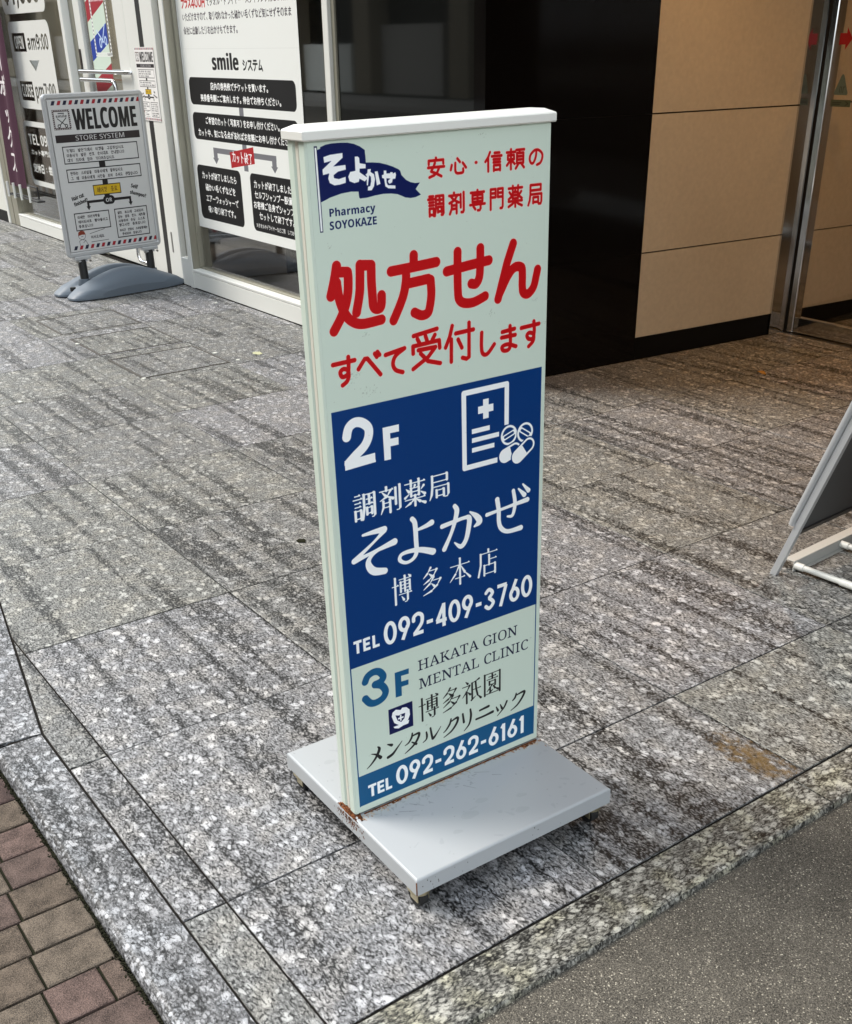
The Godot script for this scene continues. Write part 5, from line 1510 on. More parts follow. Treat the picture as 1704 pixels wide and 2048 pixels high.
func prints_on_shop() -> void:
	var sheet := func(called: String, label: String, category: String, m: Material, x0: float, y1: float, w: float, h: float, z: float) -> void:
		var s := Shape.new()
		s.sheet(Vector3(x0, y1, z), Vector3(x0 + w, y1, z), Vector3(x0 + w, y1 - h, z), Vector3(x0, y1 - h, z), Vector3(0, 0, 1))
		tag(put(called, s, m), label, category)
	var pm := textured("poster_paper", poster_print(), 0.55, 0.4)
	sheet.call("poster", "large white window poster with black text boxes, grey arrows and the heading smile", "poster", pm, -7.268, 1.806, 1.5, 1.396, GLASS + 0.004)
	sheet.call("opening_hours_sticker", "rounded white sticker on the far window reading OPEN am9:00 and CLOSE pm7:00", "sticker", cutout("hours_vinyl", sticker("hours")), -10.70, 1.680, 1.03, 0.655, GLASS + 0.0035)
	sheet.call("price_sticker", "rounded white price sticker at the top of the far window above the hours", "sticker", cutout("price_vinyl", sticker("price")), -10.73, 2.06, 1.06, 0.325, GLASS + 0.0035)
	sheet.call("phone_sticker", "white outlined sticker with a TEL number low on the far window", "sticker", cutout("phone_vinyl", sticker("phone")), -10.755, 0.925, 1.12, 0.525, GLASS + 0.0035)
	sheet.call("barber_stripe_film", "red, white and blue diagonal striped film with scissors on the white door's glass", "window film", cutout("stripe_film", barber_print()), -8.818, 1.80, 0.40, 1.50, FRONT - 0.071)
	var wm := textured("notice_paper", welcome_print(true), 0.6, 0.4)
	sheet.call("welcome_notice", "small paper WELCOME notice stuck to the white panel right of the door", "notice", wm, -7.955, 1.482, 0.315, 0.445, FRONT - 0.0415)
	sheet.call("arrow_sticker", "dark red arrow sticker on the entrance door's glass", "sticker", cutout("arrow_vinyl", sticker("arrow")), -3.845, 1.521, 0.077, 0.103, -5.3425)
	sheet.call("triangle_sticker", "grey triangular automatic door sticker on the entrance door's glass", "sticker", cutout("triangle_vinyl", sticker("triangle")), -3.834, 1.313, 0.085, 0.097, -5.3425)
	sheet.call("strip_sticker", "small grey strip sticker under the triangle on the entrance door's glass", "sticker", textured("strip_vinyl", sticker("strip"), 0.5), -3.842, 1.196, 0.117, 0.032, -5.3425)
	# cloth banner hanging inside the far window, over a little shelf
	var bs := Shape.new()
	bs.grid(func(u: float, v: float) -> Vector3: return Vector3(lerpf(-10.90, -10.49, u) - 0.19 * v, 2.05 - 1.68 * v, FRONT + 0.026 + 0.012 * sin(u * 9.0 + v * 2.0)), 14, 10, Vector3(0, 0, 1))
	for k in bs.v.size():
		var v := (2.05 - bs.v[k].y) / 1.68
		bs.t[k] = Vector2((bs.v[k].x + 0.19 * v + 10.90) / 0.41, v)
	tag(put("banner", bs, textured("banner_cloth", banner_print(), 0.85, 0.2)), "mauve cloth banner with white lettering hanging at the left of the far window", "banner")
	var t := thing("display_rack", "dark wire rack with white hooks on the far window under the mauve banner", "rack", Vector3(-10.7, 0.3, FRONT))
	var wire := Shape.new()
	for w in [[Vector3(-11.08, 0.30, -3.19), Vector3(-10.26, 0.30, -3.19)], [Vector3(-11.08, 0.30, -3.245), Vector3(-10.26, 0.30, -3.245)], [Vector3(-10.26, 0.30, -3.245), Vector3(-10.26, 0.30, -3.19)], [Vector3(-11.08, 0.30, -3.245), Vector3(-11.08, 0.30, -3.19)], [Vector3(-10.40, 0.30, -3.245), Vector3(-10.40, 0.40, -3.245)], [Vector3(-10.65, 0.40, -3.245), Vector3(-10.40, 0.40, -3.245)]]:
		wire.tube(w, 0.008, 8)
	put("wire_frame", wire, M.black_plastic, t)
	for x in [-11.05, -10.87, -10.68, -10.44]:
		var s := Shape.new()
		s.tube([Vector3(x, 0.28, -3.18), Vector3(x, 0.41, -3.18)], 0.012)
		put("hook", s, M.white_paint, t)
	# seat inside the shop, glimpsed under the poster
	var bench := thing("bench", "wooden bench inside the shop seen under the large poster", "bench", Vector3(-7.2, 0, -4.1))
	put("seat", boxed(Vector3(-7.55, 0.40, -4.30), Vector3(-6.0, 0.46, -3.85), 0.02), M.wood_seat, bench)
	put("apron", boxed(Vector3(-7.50, 0.31, -4.25), Vector3(-6.05, 0.398, -3.90), 0.01), M.wood_dark, bench)
	for x in [-7.35, -6.35]:
		put("leg", boxed(Vector3(x, 0.0, -4.14), Vector3(x + 0.13, 0.309, -4.01), 0.006), M.wood_dark, bench)

# ------------------------------------------------------------------ the pharmacy sign
func pharmacy_sign() -> void:
	var bs := Basis(Vector3.UP, 1.5417) * Basis(Vector3.RIGHT, -0.0102) * Basis(Vector3.BACK, 0.0105)
	var t := thing("pharmacy_sign", "tall two-sided pharmacy sign with red and white Japanese lettering on a grey steel foot", "sign", Vector3(-1.5693, 0, -1.155), bs)
	var W := 0.4838
	var yb := 0.095
	var yt := 1.3709
	var hw := W * 0.5
	# two shallow steel trays back to back with a gap between them
	var front := Shape.new()
	front.box(Vector3(-hw, yb + 0.003, 0.0062), Vector3(hw, yt, 0.02975), 0.0035)
	var pf := put("front_panel", front, M.mint, t, true)
	var face := Shape.new()
	var m := 0.0036
	var z := 0.02975 + 0.0004
	face.sheet(Vector3(-hw + m, yt - m, z), Vector3(hw - m, yt - m, z), Vector3(hw - m, yb + 0.003 + m, z), Vector3(-hw + m, yb + 0.003 + m, z), Vector3(0, 0, 1), Vector2(m / W, m / 1.2759), Vector2(1.0 - m / W, 1.0 - m / 1.2759))
	put("printed_face", face, textured("sign_print", pharmacy_print(), 0.36, 0.32), pf, true)
	put("rear_panel", boxed(Vector3(-hw, yb + 0.003, -0.02975), Vector3(hw, yt, -0.0078), 0.0035), M.mint, t, true)
	var core := Shape.new()
	core.box(Vector3(-hw + 0.0025, yb + 0.002, -0.0074), Vector3(hw - 0.0025, yt, 0.0036), 0.0015)
	put("core", core, M.cream_plastic, t, true)
	for y in [0.112, 0.152]:
		put("clip", boxed(Vector3(-hw + 0.002, y, 0.0022), Vector3(-hw + 0.02, y + 0.006, 0.006)), M.satin_aluminium, t, true)
	# cap: a lipped cover with hipped top
	var cap := Shape.new()
	var cw := hw + 0.006
	var cd := 0.036
	cap.box(Vector3(-cw, yt - 0.001, -cd), Vector3(cw, yt + 0.0145, cd), 0.0022)
	var a := [Vector3(-cw + 0.0022, yt + 0.0144, cd - 0.0022), Vector3(cw - 0.0022, yt + 0.0144, cd - 0.0022), Vector3(cw - 0.0022, yt + 0.0144, -cd + 0.0022), Vector3(-cw + 0.0022, yt + 0.0144, -cd + 0.0022)]
	var b := [Vector3(-cw + 0.016, yt + 0.0205, cd - 0.016), Vector3(cw - 0.016, yt + 0.0205, cd - 0.016), Vector3(cw - 0.016, yt + 0.0205, -cd + 0.016), Vector3(-cw + 0.016, yt + 0.0205, -cd + 0.016)]
	for i in 4:
		var j := (i + 1) % 4
		cap.quad(a[i], a[j], b[j], b[i], Vector3.UP)
	cap.quad(b[0], b[1], b[2], b[3], Vector3.UP)
	put("cap", cap, M.cap_white, t, true)
	# foot: folded sheet steel tray
	var bw := 0.4969 * 0.5
	var bd := 0.5318 * 0.5
	var foot := Shape.new()
	var r := 0.006
	var prof := []
	for i in 6:
		var g := PI / 2 * i / 5.0
		prof.append(Vector2(cos(g) * r - r, sin(g) * r - r))
	var ring := func(off: float, y: float) -> Array:
		var w := bw + off
		var dd := bd + off
		return [Vector3(-w, y, dd), Vector3(w, y, dd), Vector3(w, y, -dd), Vector3(-w, y, -dd)]
	var outs := [Vector3(0, 0, 1), Vector3(1, 0, 0), Vector3(0, 0, -1), Vector3(-1, 0, 0)]
	for i in prof.size() - 1:
		var p: Array = ring.call(prof[i].x, yb + prof[i].y)
		var q: Array = ring.call(prof[i + 1].x, yb + prof[i + 1].y)
		for k in 4:
			var j := (k + 1) % 4
			var n0: Vector3 = outs[k] * cos(PI / 2 * i / 5.0) + Vector3.UP * sin(PI / 2 * i / 5.0)
			var n1: Vector3 = outs[k] * cos(PI / 2 * (i + 1) / 5.0) + Vector3.UP * sin(PI / 2 * (i + 1) / 5.0)
			foot.tri(p[k], p[j], q[j], n0 + n1, n0, n0, n1)
			foot.tri(p[k], q[j], q[k], n0 + n1, n0, n1, n1)
	var lo: Array = ring.call(0.0, yb - 0.039)
	var hi: Array = ring.call(0.0, yb - r)
	for k in 4:
		var j := (k + 1) % 4
		foot.quad(lo[k], lo[j], hi[j], hi[k], outs[k])
	var f := put("foot", foot, M.base_side, t, true)
	var top := Shape.new()
	var e: Array = ring.call(-r, yb)
	top.sheet(e[3], e[2], e[1], e[0], Vector3.UP, Vector2(0.012, 0.012), Vector2(0.988, 0.988))
	put("foot_top", top, M.foot_paint, f, true)
	put("underside", boxed(Vector3(-bw + 0.002, yb - 0.036, -bd + 0.002), Vector3(bw - 0.002, yb - 0.030, bd - 0.002)), M.rubber, f, true)
	# split corner seam, rusty
	put("corner_seam", boxed(Vector3(-bw - 0.0006, yb - 0.038, bd - 0.0014), Vector3(-bw + 0.0012, yb - 0.006, bd + 0.0006)), M.rust, f, true)
	# scratches through the paint on the front lip
	var sc := Shape.new()
	rng.seed = 15
	for i in 15:
		var x := -bw + rng.randf_range(0.004, 0.05) if i < 7 else rng.randf_range(-bw + 0.05, bw * 0.5)
		var y := yb - rng.randf_range(0.007, 0.036)
		sc.box(Vector3(x, y, bd), Vector3(x + rng.randf_range(0.0006, 0.0022), y - rng.randf_range(0.001, 0.004), bd + 0.0003))
	put("scratches", sc, M.steel_edge, f, true).set_meta("kind", "stuff")
	# crust of rust where the panels meet the foot
	var fn := FastNoiseLite.new()
	fn.frequency = 90.0
	fn.seed = 5
	for k in [[-bw + 0.0, -0.036, -hw + 0.012, 0.048, 0.0075, 40], [-hw + 0.012, 0.0302, -0.1, 0.037, 0.0022, 60], [hw - 0.07, 0.0302, bw - 0.002, 0.040, 0.003, 40]]:
		var ru := Shape.new()
		ru.grid(func(u: float, v: float) -> Vector3:
			var x := lerpf(k[0], k[2], u)
			var zz := lerpf(k[1], k[3], v)
			var nn := fn.get_noise_2d(x, zz)
			var edge := minf(minf(u, 1.0 - u) * 3.0, minf(v, 1.0 - v) * 4.0)
			return Vector3(x + fn.get_noise_2d(zz * 2.0, x) * 0.002, yb - 0.0015 + k[4] * clampf(edge + nn * 1.1, -0.2, 1.0) * (0.7 + nn), zz + 0.004 * fn.get_noise_2d(x * 1.7, 3.0) * v), k[5], 24, Vector3.UP)
		put("rust_crust", ru, M.rust, f, true)
	# rust run down the foot's edge below the crust
	var run := Shape.new()
	rng.seed = 23
	for i in 160:
		var zz := clampf(rng.randfn(0.012, 0.024), -0.05, 0.07)
		var y := yb - 0.005 - absf(rng.randfn(0.0, 0.010))
		if y > yb - 0.037:
			run.box(Vector3(-bw - 0.0004, y, zz), Vector3(-bw, y - rng.randf_range(0.0006, 0.005), zz + rng.randf_range(0.0006, 0.0024)))
	put("rust_run", run, M.rust, f, true).set_meta("kind", "stuff")
	put("rust_line", boxed(Vector3(-hw + 0.02, yb - 0.001, 0.0296), Vector3(hw - 0.004, yb + 0.0022, 0.0325), 0.0008), M.rust, f, true)
	# castors
	for sx in [-1.0, 1.0]:
		for sz in [-1.0, 1.0]:
			var c := Vector3(sx * (bw - 0.026), 0, sz * (bd - 0.030))
			var plate := Shape.new()
			plate.tube([c + Vector3(0, yb - 0.046, 0), c + Vector3(0, yb - 0.039, 0)], 0.026, 20)
			plate.tube([c + Vector3(0, yb - 0.056, 0), c + Vector3(0, yb - 0.047, 0)], 0.021, 20)
			var ca := put("castor", plate, M.brass_zinc, t, true)
			for k in [-1.0, 1.0]:
				put("fork", boxed(c + Vector3(0.013 * k - 0.0012, 0.018, -0.014), c + Vector3(0.013 * k + 0.0012, yb - 0.05, 0.012), 0.0008), M.brass_zinc, ca, true)
			var wh := Shape.new()
			wh.tube([c + Vector3(-0.010, 0.0215, -0.006), c + Vector3(-0.008, 0.0215, -0.006), c + Vector3(0.008, 0.0215, -0.006), c + Vector3(0.010, 0.0215, -0.006)], 0.0212, 22)
			put("wheel", wh, M.rubber, ca, true)

# ------------------------------------------------------------------ the barber shop's pavement board
func barber_board() -> void:
	# local x runs along the board (0 at the near leg), y up, z towards the viewer
	var d := Vector3(-0.141, 0, -0.99).normalized()
	var nrm := Vector3(0.99, 0, -0.141).normalized()
	var bs := Basis(d, Vector3.UP, d.cross(Vector3.UP))
	if bs.z.dot(nrm) < 0.0:
		bs = Basis(d, Vector3.UP, nrm)
	var t := thing("pavement_board", "white WELCOME STORE SYSTEM board on black legs in a grey water-filled base", "signboard", Vector3(-7.562, 0, -2.576), bs)
	var x0 := -0.108
	var x1 := 0.613
	var y0 := 0.257
	var y1 := 1.236
	# snap frame with rounded corners
	var outer := PackedVector2Array()
	var inner := PackedVector2Array()
	for c in [[x1, y1, 0.0], [x0, y1, PI / 2], [x0, y0, PI], [x1, y0, PI * 1.5]]:
		for i in 7:
			var a: float = c[2] + PI / 2 * i / 6.0
			var sx := 1.0 if c[0] == x1 else -1.0
			var sy := 1.0 if c[1] == y1 else -1.0
			outer.append(Vector2(c[0] - sx * 0.032 + cos(a) * 0.032, c[1] - sy * 0.032 + sin(a) * 0.032))
			inner.append(Vector2(c[0] - sx * 0.036 + cos(a) * 0.006, c[1] - sy * 0.036 + sin(a) * 0.006))
	var fr := Shape.new()
	var m := outer.size()
	var zs := [0.0, 0.010, 0.0165, 0.0175, 0.012]
	var ws := [0.0, 0.0, 0.18, 0.75, 1.0]
	for i in m:
		var j := (i + 1) % m
		for s in 4:
			var p := func(idx: int, k: int) -> Vector3:
				var q: Vector2 = outer[idx].lerp(inner[idx], ws[k])
				return Vector3(q.x, q.y, zs[k])
			var o2 := (outer[i] + outer[j]) * 0.5 - Vector2((x0 + x1) * 0.5, (y0 + y1) * 0.5)
			fr.quad(p.call(i, s), p.call(j, s), p.call(j, s + 1), p.call(i, s + 1), Vector3(o2.normalized().x * (1.0 if s < 2 else (0.2 if s == 2 else -0.6)), o2.normalized().y * (1.0 if s < 2 else (0.2 if s == 2 else -0.6)), 0.0 if s == 0 else 1.0))
	put("snap_frame", fr, M.satin_aluminium, t, true)
	var back := Shape.new()
	back.box(Vector3(x0 + 0.01, y0 + 0.01, -0.022), Vector3(x1 - 0.01, y1 - 0.01, 0.0005), 0.004)
	put("backing", back, M.satin_aluminium, t, true)
	var s := Shape.new()
	s.sheet(Vector3(x0 + 0.034, y1 - 0.034, 0.0122), Vector3(x1 - 0.034, y1 - 0.034, 0.0122), Vector3(x1 - 0.034, y0 + 0.034, 0.0122), Vector3(x0 + 0.034, y0 + 0.034, 0.0122), Vector3(0, 0, 1))
	put("printed_sheet", s, textured("welcome_sheet", welcome_print(), 0.35, 0.5), t, true)
	for x in [0.0, 0.518]:
		var l := Shape.new()
		l.tube([Vector3(x, 0.105, -0.005), Vector3(x, 0.25, -0.005)], 0.028, 18)
		put("leg", l, M.black_plastic, t, true)
		var cl := Shape.new()
		cl.box(Vector3(x - 0.06, 0.236, -0.03), Vector3(x + 0.06, 0.259, 0.024), 0.004)
		cl.box(Vector3(x - 0.035, 0.222, -0.026), Vector3(x + 0.035, 0.235, 0.018), 0.004)
		put("clamp", cl, M.satin_aluminium, t, true)
		for k in [-0.048, 0.048]:
			var bo := Shape.new()
			bo.tube([Vector3(x + k, 0.226, 0.02), Vector3(x + k, 0.226, 0.031)], 0.007, 10)
			put("bolt", bo, M.brushed_steel, t, true)
	# base: two humped lobes along the board with a channel between them
	var base := Shape.new()
	var half_len := 0.44
	var cx := 0.259
	var h := func(x: float, z: float) -> float:
		var u := clampf((x - cx) / half_len, -1.0, 1.0)
		var hump := 0.045 + 0.120 * pow(maxf(0.0, cos(u * PI / 2)), 1.25)
		var az := absf(z) - 0.025
		var lobe := clampf(1.0 - pow(maxf(0.0, (az - 0.055)) / 0.13, 2.2), 0.0, 1.0)
		var floor_ := 0.035 + 0.068 * pow(maxf(0.0, cos(u * PI / 2)), 0.8)
		var ch := smoothstep(0.022, 0.06, absf(z))
		return maxf(0.018, lerpf(minf(floor_, hump), 0.018 + (hump - 0.018) * sqrt(lobe), ch))
	var plan := func(u: float, v: float) -> Vector2:
		# u along, v across; the two ends are notched so that each lobe ends in a round tip
		var zz := lerpf(-0.205, 0.205, v)
		var k := absf(zz) / 0.205
		var reach := half_len * (1.0 - 0.16 * pow(1.0 - smoothstep(0.0, 0.35, k), 1.5) - 0.42 * pow(maxf(0.0, (k - 0.5) / 0.5), 3.2))
		return Vector2(cx + reach * lerpf(-1.0, 1.0, u), zz)
	base.grid(func(u: float, v: float) -> Vector3:
		var q: Vector2 = plan.call(u, v)
		var e := minf(u, 1.0 - u)
		var y: float = h.call(q.x, q.y)
		y = lerpf(0.02, y, sqrt(clampf(e / 0.07, 0.0, 1.0)))
		return Vector3(q.x, y, q.y), 60, 44, Vector3.UP)
	for side in 4:
		var pts := []
		for i in 61:
			var k := i / 60.0
			var q: Vector2 = plan.call(k, 0.0 if side == 0 else 1.0) if side < 2 else plan.call(0.0 if side == 2 else 1.0, k)
			pts.append(q)
		for i in 60:
			var a: Vector2 = pts[i]
			var c: Vector2 = pts[i + 1]
			var ya := 0.02
			var yc := 0.02
			if side < 2:
				ya = lerpf(0.02, h.call(a.x, a.y), sqrt(clampf(minf(i / 60.0, 1.0 - i / 60.0) / 0.07, 0.0, 1.0)))
				yc = lerpf(0.02, h.call(c.x, c.y), sqrt(clampf(minf((i + 1) / 60.0, 1.0 - (i + 1) / 60.0) / 0.07, 0.0, 1.0)))
			var mid := (a + c) * 0.5 - Vector2(cx, 0)
			base.quad(Vector3(a.x, 0.008, a.y), Vector3(c.x, 0.008, c.y), Vector3(c.x, yc, c.y), Vector3(a.x, ya, a.y), Vector3(mid.x, 0, mid.y))
	put("base", base, M.base_plastic, t, true)
	for x in [0.0, 0.518]:
		var so := Shape.new()
		so.tube([Vector3(x, 0.06, -0.005), Vector3(x, 0.112, -0.005)], 0.055, 18, true, 0.036)
		put("socket", so, M.base_plastic, t, true)
	var plug := Shape.new()
	plug.tube([Vector3(-0.10, 0.045, 0.0), Vector3(-0.10, 0.068, 0.0)], 0.019, 16)
	put("filler_plug", plug, M.rubber, t, true)
	for x in [cx - 0.36, cx + 0.33]:
		for z in [-0.13, 0.13]:
			var ft := Shape.new()
			ft.tube([Vector3(x, 0.0, z), Vector3(x, 0.012, z)], 0.02, 12)
			put("foot", ft, M.rubber, t, true)

# ------------------------------------------------------------------ A-board at the right edge
func a_board() -> void:
	# local x leans away from the foot, z runs back along the board
	var d := Vector3(0.998, 0, -0.065).normalized()
	var bs := Basis(d, Vector3.UP, d.cross(Vector3.UP))
	var t := thing("a_board", "aluminium folding A-board with a black back panel at the photo's right edge", "signboard", Vector3(-1.901, 0, -2.690), bs)
	var lean := 0.332
	var hgt := 1.02
	var deep := -0.62
	for side in 2:
		var at := func(y: float, off: float, z: float) -> Vector3:
			var x := lean * y + off
			if side == 1:
				x = lean * hgt * 2.0 - x + 0.02
			return Vector3(x, y, z)
		var bar := func(z0: float, z1: float, off0: float, off1: float, ya: float, yb: float) -> Shape:
			var s := Shape.new()
			var p := [at.call(ya, off0, z0), at.call(ya, off1, z0), at.call(ya, off1, z1), at.call(ya, off0, z1)]
			var q := [at.call(yb, off0, z0), at.call(yb, off1, z0), at.call(yb, off1, z1), at.call(yb, off0, z1)]
			var c := Vector3.ZERO
			for k in 4:
				c += (p[k] + q[k]) / 8.0
			for k in 4:
				var j := (k + 1) % 4
				s.quad(p[k], p[j], q[j], q[k], (p[k] + q[j]) * 0.5 - c)
			s.quad(p[0], p[1], p[2], p[3], Vector3.DOWN)
			s.quad(q[0], q[1], q[2], q[3], Vector3.UP)
			return s
		for z in [0.0, deep + 0.018]:
			put("leg", bar.call(z, z - 0.018, -0.002, 0.020, 0.0, hgt), M.satin_aluminium, t, true)
		put("back_panel", bar.call(-0.019, deep + 0.019, 0.006, 0.012, 0.165, hgt), M.board_grey, t, true)
		put("cross_bar", bar.call(-0.019, deep + 0.019, 0.002, 0.018, 0.150, 0.164), M.steel_edge, t, true)
		put("front_sheet", bar.call(-0.004, deep, -0.012, -0.004, 0.21, hgt), M.white_paint, t, true)
		# rounded snap frame along the front edge
		var rail := Shape.new()
		rail.tube([at.call(0.182, -0.012, -0.002), at.call(0.2, -0.015, -0.002), at.call(hgt, -0.015, -0.002)], 0.0105, 14)
		put("snap_frame", rail, M.satin_aluminium, t, true)
		var sill := Shape.new()
		var x0: float = at.call(0.0, 0.004, 0.0).x
		var sg := 1.0 if side == 0 else -1.0
		# angle section tying the two feet front to back
		sill.box(Vector3(x0, 0.033, -0.065), Vector3(x0 + 0.036 * sg, 0.0355, deep), 0.0008)
		sill.box(Vector3(x0 + 0.033 * sg, 0.0, -0.065), Vector3(x0 + 0.036 * sg, 0.0325, deep), 0.0008)
		sill.box(Vector3(x0 + 0.0365 * sg, 0.0, -0.085), Vector3(x0 + 0.050 * sg, 0.0025, deep), 0.0006)
		put("foot_channel", sill, M.pale_steel, t, true)
	var xa := 0.045
	var xb := lean * hgt * 2.0 - 0.03
	for z in [-0.075, -0.33, -0.57]:
		var pipe := Shape.new()
		pipe.tube([Vector3(xa + 0.026, 0.0195, z), Vector3(xb - 0.026, 0.0195, z)], 0.0095, 16)
		var p := put("spreader_pipe", pipe, M.white_paint, t, true)
		for e in [[xa - 0.004, xa + 0.026], [xa + 0.155, xa + 0.30], [xb - 0.026, xb + 0.004]]:
			var sl := Shape.new()
			sl.tube([Vector3(e[0], 0.0195, z), Vector3(e[1], 0.0195, z)], 0.0118, 16)
			put("sleeve", sl, M.white_paint, p, true)

# ------------------------------------------------------------------ small things lying about
func litter() -> void:
	rng.seed = 41
	var lf := Shape.new()
	lf.grid(func(u: float, v: float) -> Vector3:
		var w := sin(u * PI) * 0.018
		return Vector3(-3.426 + (u - 0.5) * 0.055, 0.004 + 0.009 * absf(v - 0.5) + 0.004 * sin(u * 5.0), -4.527 + (v - 0.5) * 2.0 * w), 8, 6, Vector3.UP)
	tag(put("leaf", lf, M.leaf_orange), "dry orange leaf curled on the dark entrance floor", "leaf")
	var yl := Shape.new()
	yl.grid(func(u: float, v: float) -> Vector3: return Vector3(-5.405 + (u - 0.5) * 0.05, 0.003 + 0.006 * sin(u * 4.0 + v * 3.0) * v + 0.001, -2.735 + (v - 0.5) * 0.045 + 0.008 * u), 6, 6, Vector3.UP)
	tag(put("paper_scrap", yl, M.litter_yellow), "pale yellow paper scrap lying in front of the poster window", "paper scrap")
	var dk := Shape.new()
	dk.prism(PackedVector2Array([Vector2(-3.05, -1.635), Vector2(-3.035, -1.652), Vector2(-3.015, -1.64), Vector2(-3.03, -1.622), Vector2(-3.046, -1.622)]), 0.0012, 0.005, 0.001)
	tag(put("dark_scrap", dk, M.soil), "small dark scrap on the paving left of the pharmacy sign", "litter")
	var n := 0
	for p in [[-7.207, -2.021], [-6.255, -2.025], [-5.322, -2.034], [-6.752, -3.142], [-5.563, -2.551], [-5.347, -2.581], [-5.309, -1.395], [-8.822, -2.698]]:
		var s := Shape.new()
		var q := PackedVector2Array()
		for k in 7:
			q.append(Vector2(p[0], p[1]) + Vector2.RIGHT.rotated(TAU * k / 7.0) * rng.randf_range(0.008, 0.016))
		s.prism(q, 0.0012, 0.006, 0.002)
		tag(put("litter_scrap", s, M.litter_white), ["white scrap on the paving between the hatches and the barber board", "white scrap at the near edge of the middle floor hatch", "white scrap at the near corner of the hatch closest to the pharmacy sign", "white scrap on the paving just below the shop window sill", "larger white scrap beside the yellow paper scrap", "white scrap between the yellow scrap and the nearest hatch", "lone white scrap far left on the open paving", "white scrap by the white door's threshold"][n], "litter", "white scraps on the paving")
		n += 1

func stain() -> void:
	var s := Shape.new()
	s.sheet(Vector3(-1.41, 0.0013, -1.898), Vector3(-1.168, 0.0013, -1.898), Vector3(-1.168, 0.0013, -1.79), Vector3(-1.41, 0.0013, -1.79), Vector3.UP)
	tag(put("rust_stain", s, cutout("stain", sticker("stain"), 0.6)), "ochre brown stain on the paving tile beside the low kerb joint", "stain")

# ------------------------------------------------------------------ across the street, seen only in the glass
func across_the_street() -> void:
	var o := thing("office_building", "stone office building across the street, mirrored in the shop glass", "building", Vector3(-8, 0, 14.5))
	put("wall", boxed(Vector3(-150, 3.4, 14.5), Vector3(22, 15, 22)), M.stone_front, o)
	put("shopfront", boxed(Vector3(-150, 0, 15.2), Vector3(22, 3.39, 22)), M.black_base, o)
	var x := -88.0
	var k := 0
	while x < 21:
		put("pier", boxed(Vector3(x, 0, 14.45), Vector3(x + 0.9, 3.395, 15.19)), M.stone_front, o)
		put("stall_riser", boxed(Vector3(x + 0.91, 0, 14.9), Vector3(x + 4.09, 0.9 + 0.5 * (k % 3), 15.19)), [M.stone_front, M.wall_white, M.concrete][k % 3], o)
		for y in [4.4, 7.4, 10.4]:
			put("window", boxed(Vector3(x + 1.2, y, 14.46), Vector3(x + 4.3, y + 1.7, 14.6)), M.black_glass, o)
		x += 5.0
		k += 1
	var v := thing("delivery_truck", "white box truck parked across the street, mirrored in the dark glass", "truck", Vector3(-8.6, -0.14, 10))
	put("box_body", boxed(Vector3(-10.6, 0.75, 9.2), Vector3(-7.4, 2.75, 10.9), 0.05), M.truck_white, v)
	put("cab", boxed(Vector3(-12.1, 0.45, 9.25), Vector3(-10.65, 2.2, 10.85), 0.15), M.truck_blue, v)
	put("chassis", boxed(Vector3(-12.0, 0.4, 9.4), Vector3(-7.5, 0.74, 10.7)), M.black_plastic, v)
	for p in [-11.3, -8.4]:
		for z in [9.22, 10.62]:
			var wh := Shape.new()
			wh.tube([Vector3(p, 0.27, z), Vector3(p, 0.27, z + 0.24)], 0.4, 24)
			put("wheel", wh, M.rubber, v)
	rng.seed = 19
	for i in 2:
		var tx: float = [-18.0, -14.2][i]
		var t := thing("street_tree", ["street tree with a forked trunk at the far kerb, mirrored left in the glass", "street tree beside the parked truck, mirrored in the dark glass"][i], "tree", Vector3(tx, 0, 11.8), Basis(), "street trees across the road")
		var tr := Shape.new()
		tr.tube([Vector3(tx, -0.1, 11.8), Vector3(tx + 0.05, 1.6, 11.8), Vector3(tx, 2.6, 11.8)], 0.17, 10, true, 0.12)
		tr.tube([Vector3(tx, 2.4, 11.8), Vector3(tx - 0.7, 4.2, 11.7)], 0.1, 8, true, 0.05)
		tr.tube([Vector3(tx, 2.4, 11.8), Vector3(tx + 0.8, 4.4, 11.9)], 0.1, 8, true, 0.05)
		put("trunk", tr, M.bark, t)
		put("crown", leaves(Vector3(tx, 4.7, 11.8), Vector3(1.9, 1.5, 1.7), 2600, 0.11), M.foliage, t)
	for i in 3:
		var hx := -20.5 + i * 5.0
		var h := thing("hedge", ["clipped green hedge at the far left across the street", "clipped green hedge across the street, middle of three", "clipped green hedge across the street beside the truck"][i], "hedge", Vector3(hx, 0, 11.6), Basis(), "hedges across the road")
		put("foliage", leaves(Vector3(hx, 0.4, 11.6), Vector3(1.7, 0.42, 0.35), 1800, 0.07), M.foliage, h)

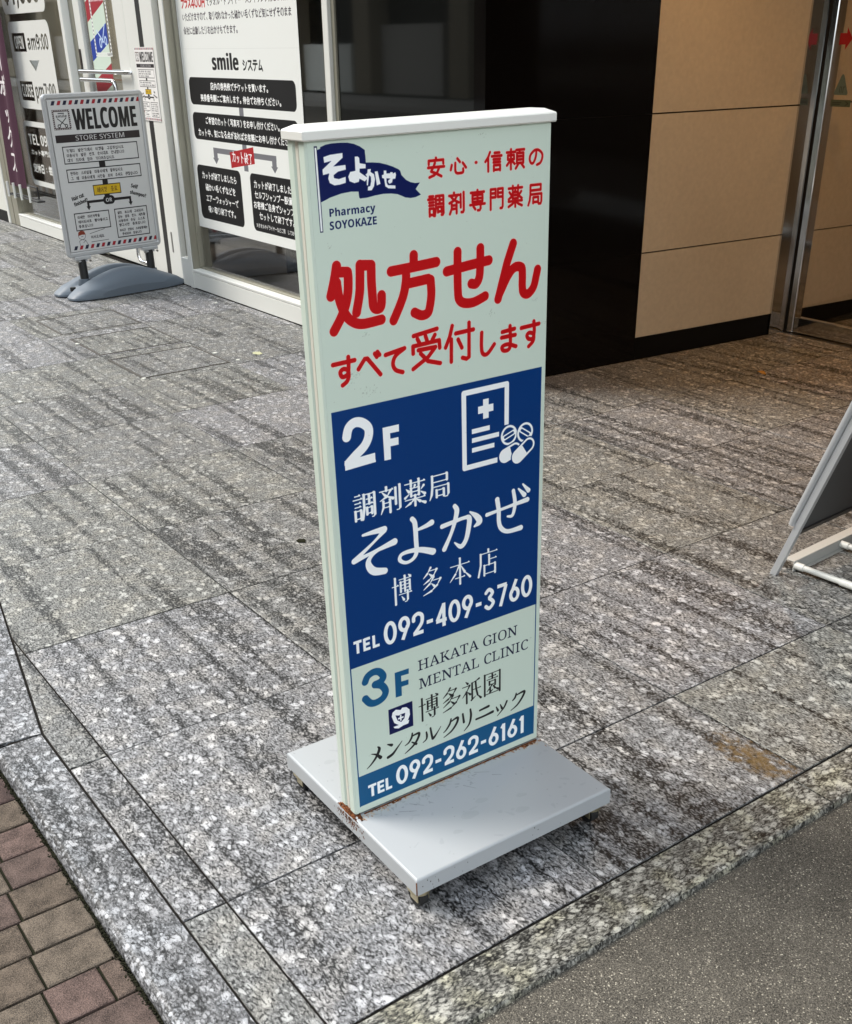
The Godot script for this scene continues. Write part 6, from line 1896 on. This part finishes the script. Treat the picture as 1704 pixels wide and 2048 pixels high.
func leaves(c: Vector3, e: Vector3, count: int, size: float) -> Shape:
	var s := Shape.new()
	for i in count:
		var p := Vector3(rng.randfn(), rng.randfn(), rng.randfn()).normalized() * pow(rng.randf(), 0.4)
		p = c + p * e
		var u := Vector3(rng.randfn(), rng.randfn(), rng.randfn()).normalized() * size
		var w := u.cross(Vector3(rng.randfn(), rng.randfn(), rng.randfn())).normalized() * size * 0.5
		s.tri(p - u, p + w, p + u, Vector3.UP)
		s.tri(p - u, p - w, p + u, Vector3.UP)
	return s

# ------------------------------------------------------------------
const LAMP := 0.5

func _ready() -> void:
	# camera: found from the paving grid, the walls and the sign
	var cam := Camera3D.new()
	cam.name = "camera"
	cam.projection = Camera3D.PROJECTION_FRUSTUM
	cam.near = 0.05
	cam.far = 200.0
	cam.size = 0.05 * 2048.0 / 2171.23
	cam.frustum_offset = Vector2(0, 0.05 * 255.18 / 2171.23)
	cam.transform = Transform3D(Basis(Vector3.UP, 0.954) * Basis(Vector3.RIGHT, -0.5052) * Basis(Vector3.BACK, -0.0172), Vector3(0, 1.5, 0))
	add_child(cam)
	cam.current = true
	var env := Environment.new()
	env.background_mode = Environment.BG_SKY
	env.sky = Sky.new()
	var sky := ProceduralSkyMaterial.new()
	sky.sky_top_color = Color(0.80, 0.84, 0.88)
	sky.sky_horizon_color = Color(0.82, 0.84, 0.85)
	sky.sky_curve = 0.25
	sky.ground_bottom_color = Color(0.3, 0.3, 0.29)
	sky.ground_horizon_color = Color(0.45, 0.45, 0.44)
	env.sky.sky_material = sky
	env.tonemap_mode = Environment.TONE_MAPPER_LINEAR
	env.tonemap_exposure = 3.5
	env.sdfgi_enabled = true
	env.ssao_enabled = true
	env.ssil_enabled = true
	var we := WorldEnvironment.new()
	we.name = "world_environment"
	we.environment = env
	add_child(we)
	var sun := DirectionalLight3D.new()
	sun.name = "sun"
	sun.light_color = Color(1.0, 0.98, 0.95)
	sun.light_energy = 0.36
	sun.light_angular_distance = 24.0
	sun.shadow_enabled = true
	add_child(sun)
	sun.look_at_from_position(Vector3(-0.55, 0.8, 0.45), Vector3.ZERO)

	materials()
	grounds()
	pavement()
	kerbs()
	bricks()
	building()
	prints_on_shop()
	pharmacy_sign()
	barber_board()
	a_board()
	litter()
	stain()
	across_the_street()
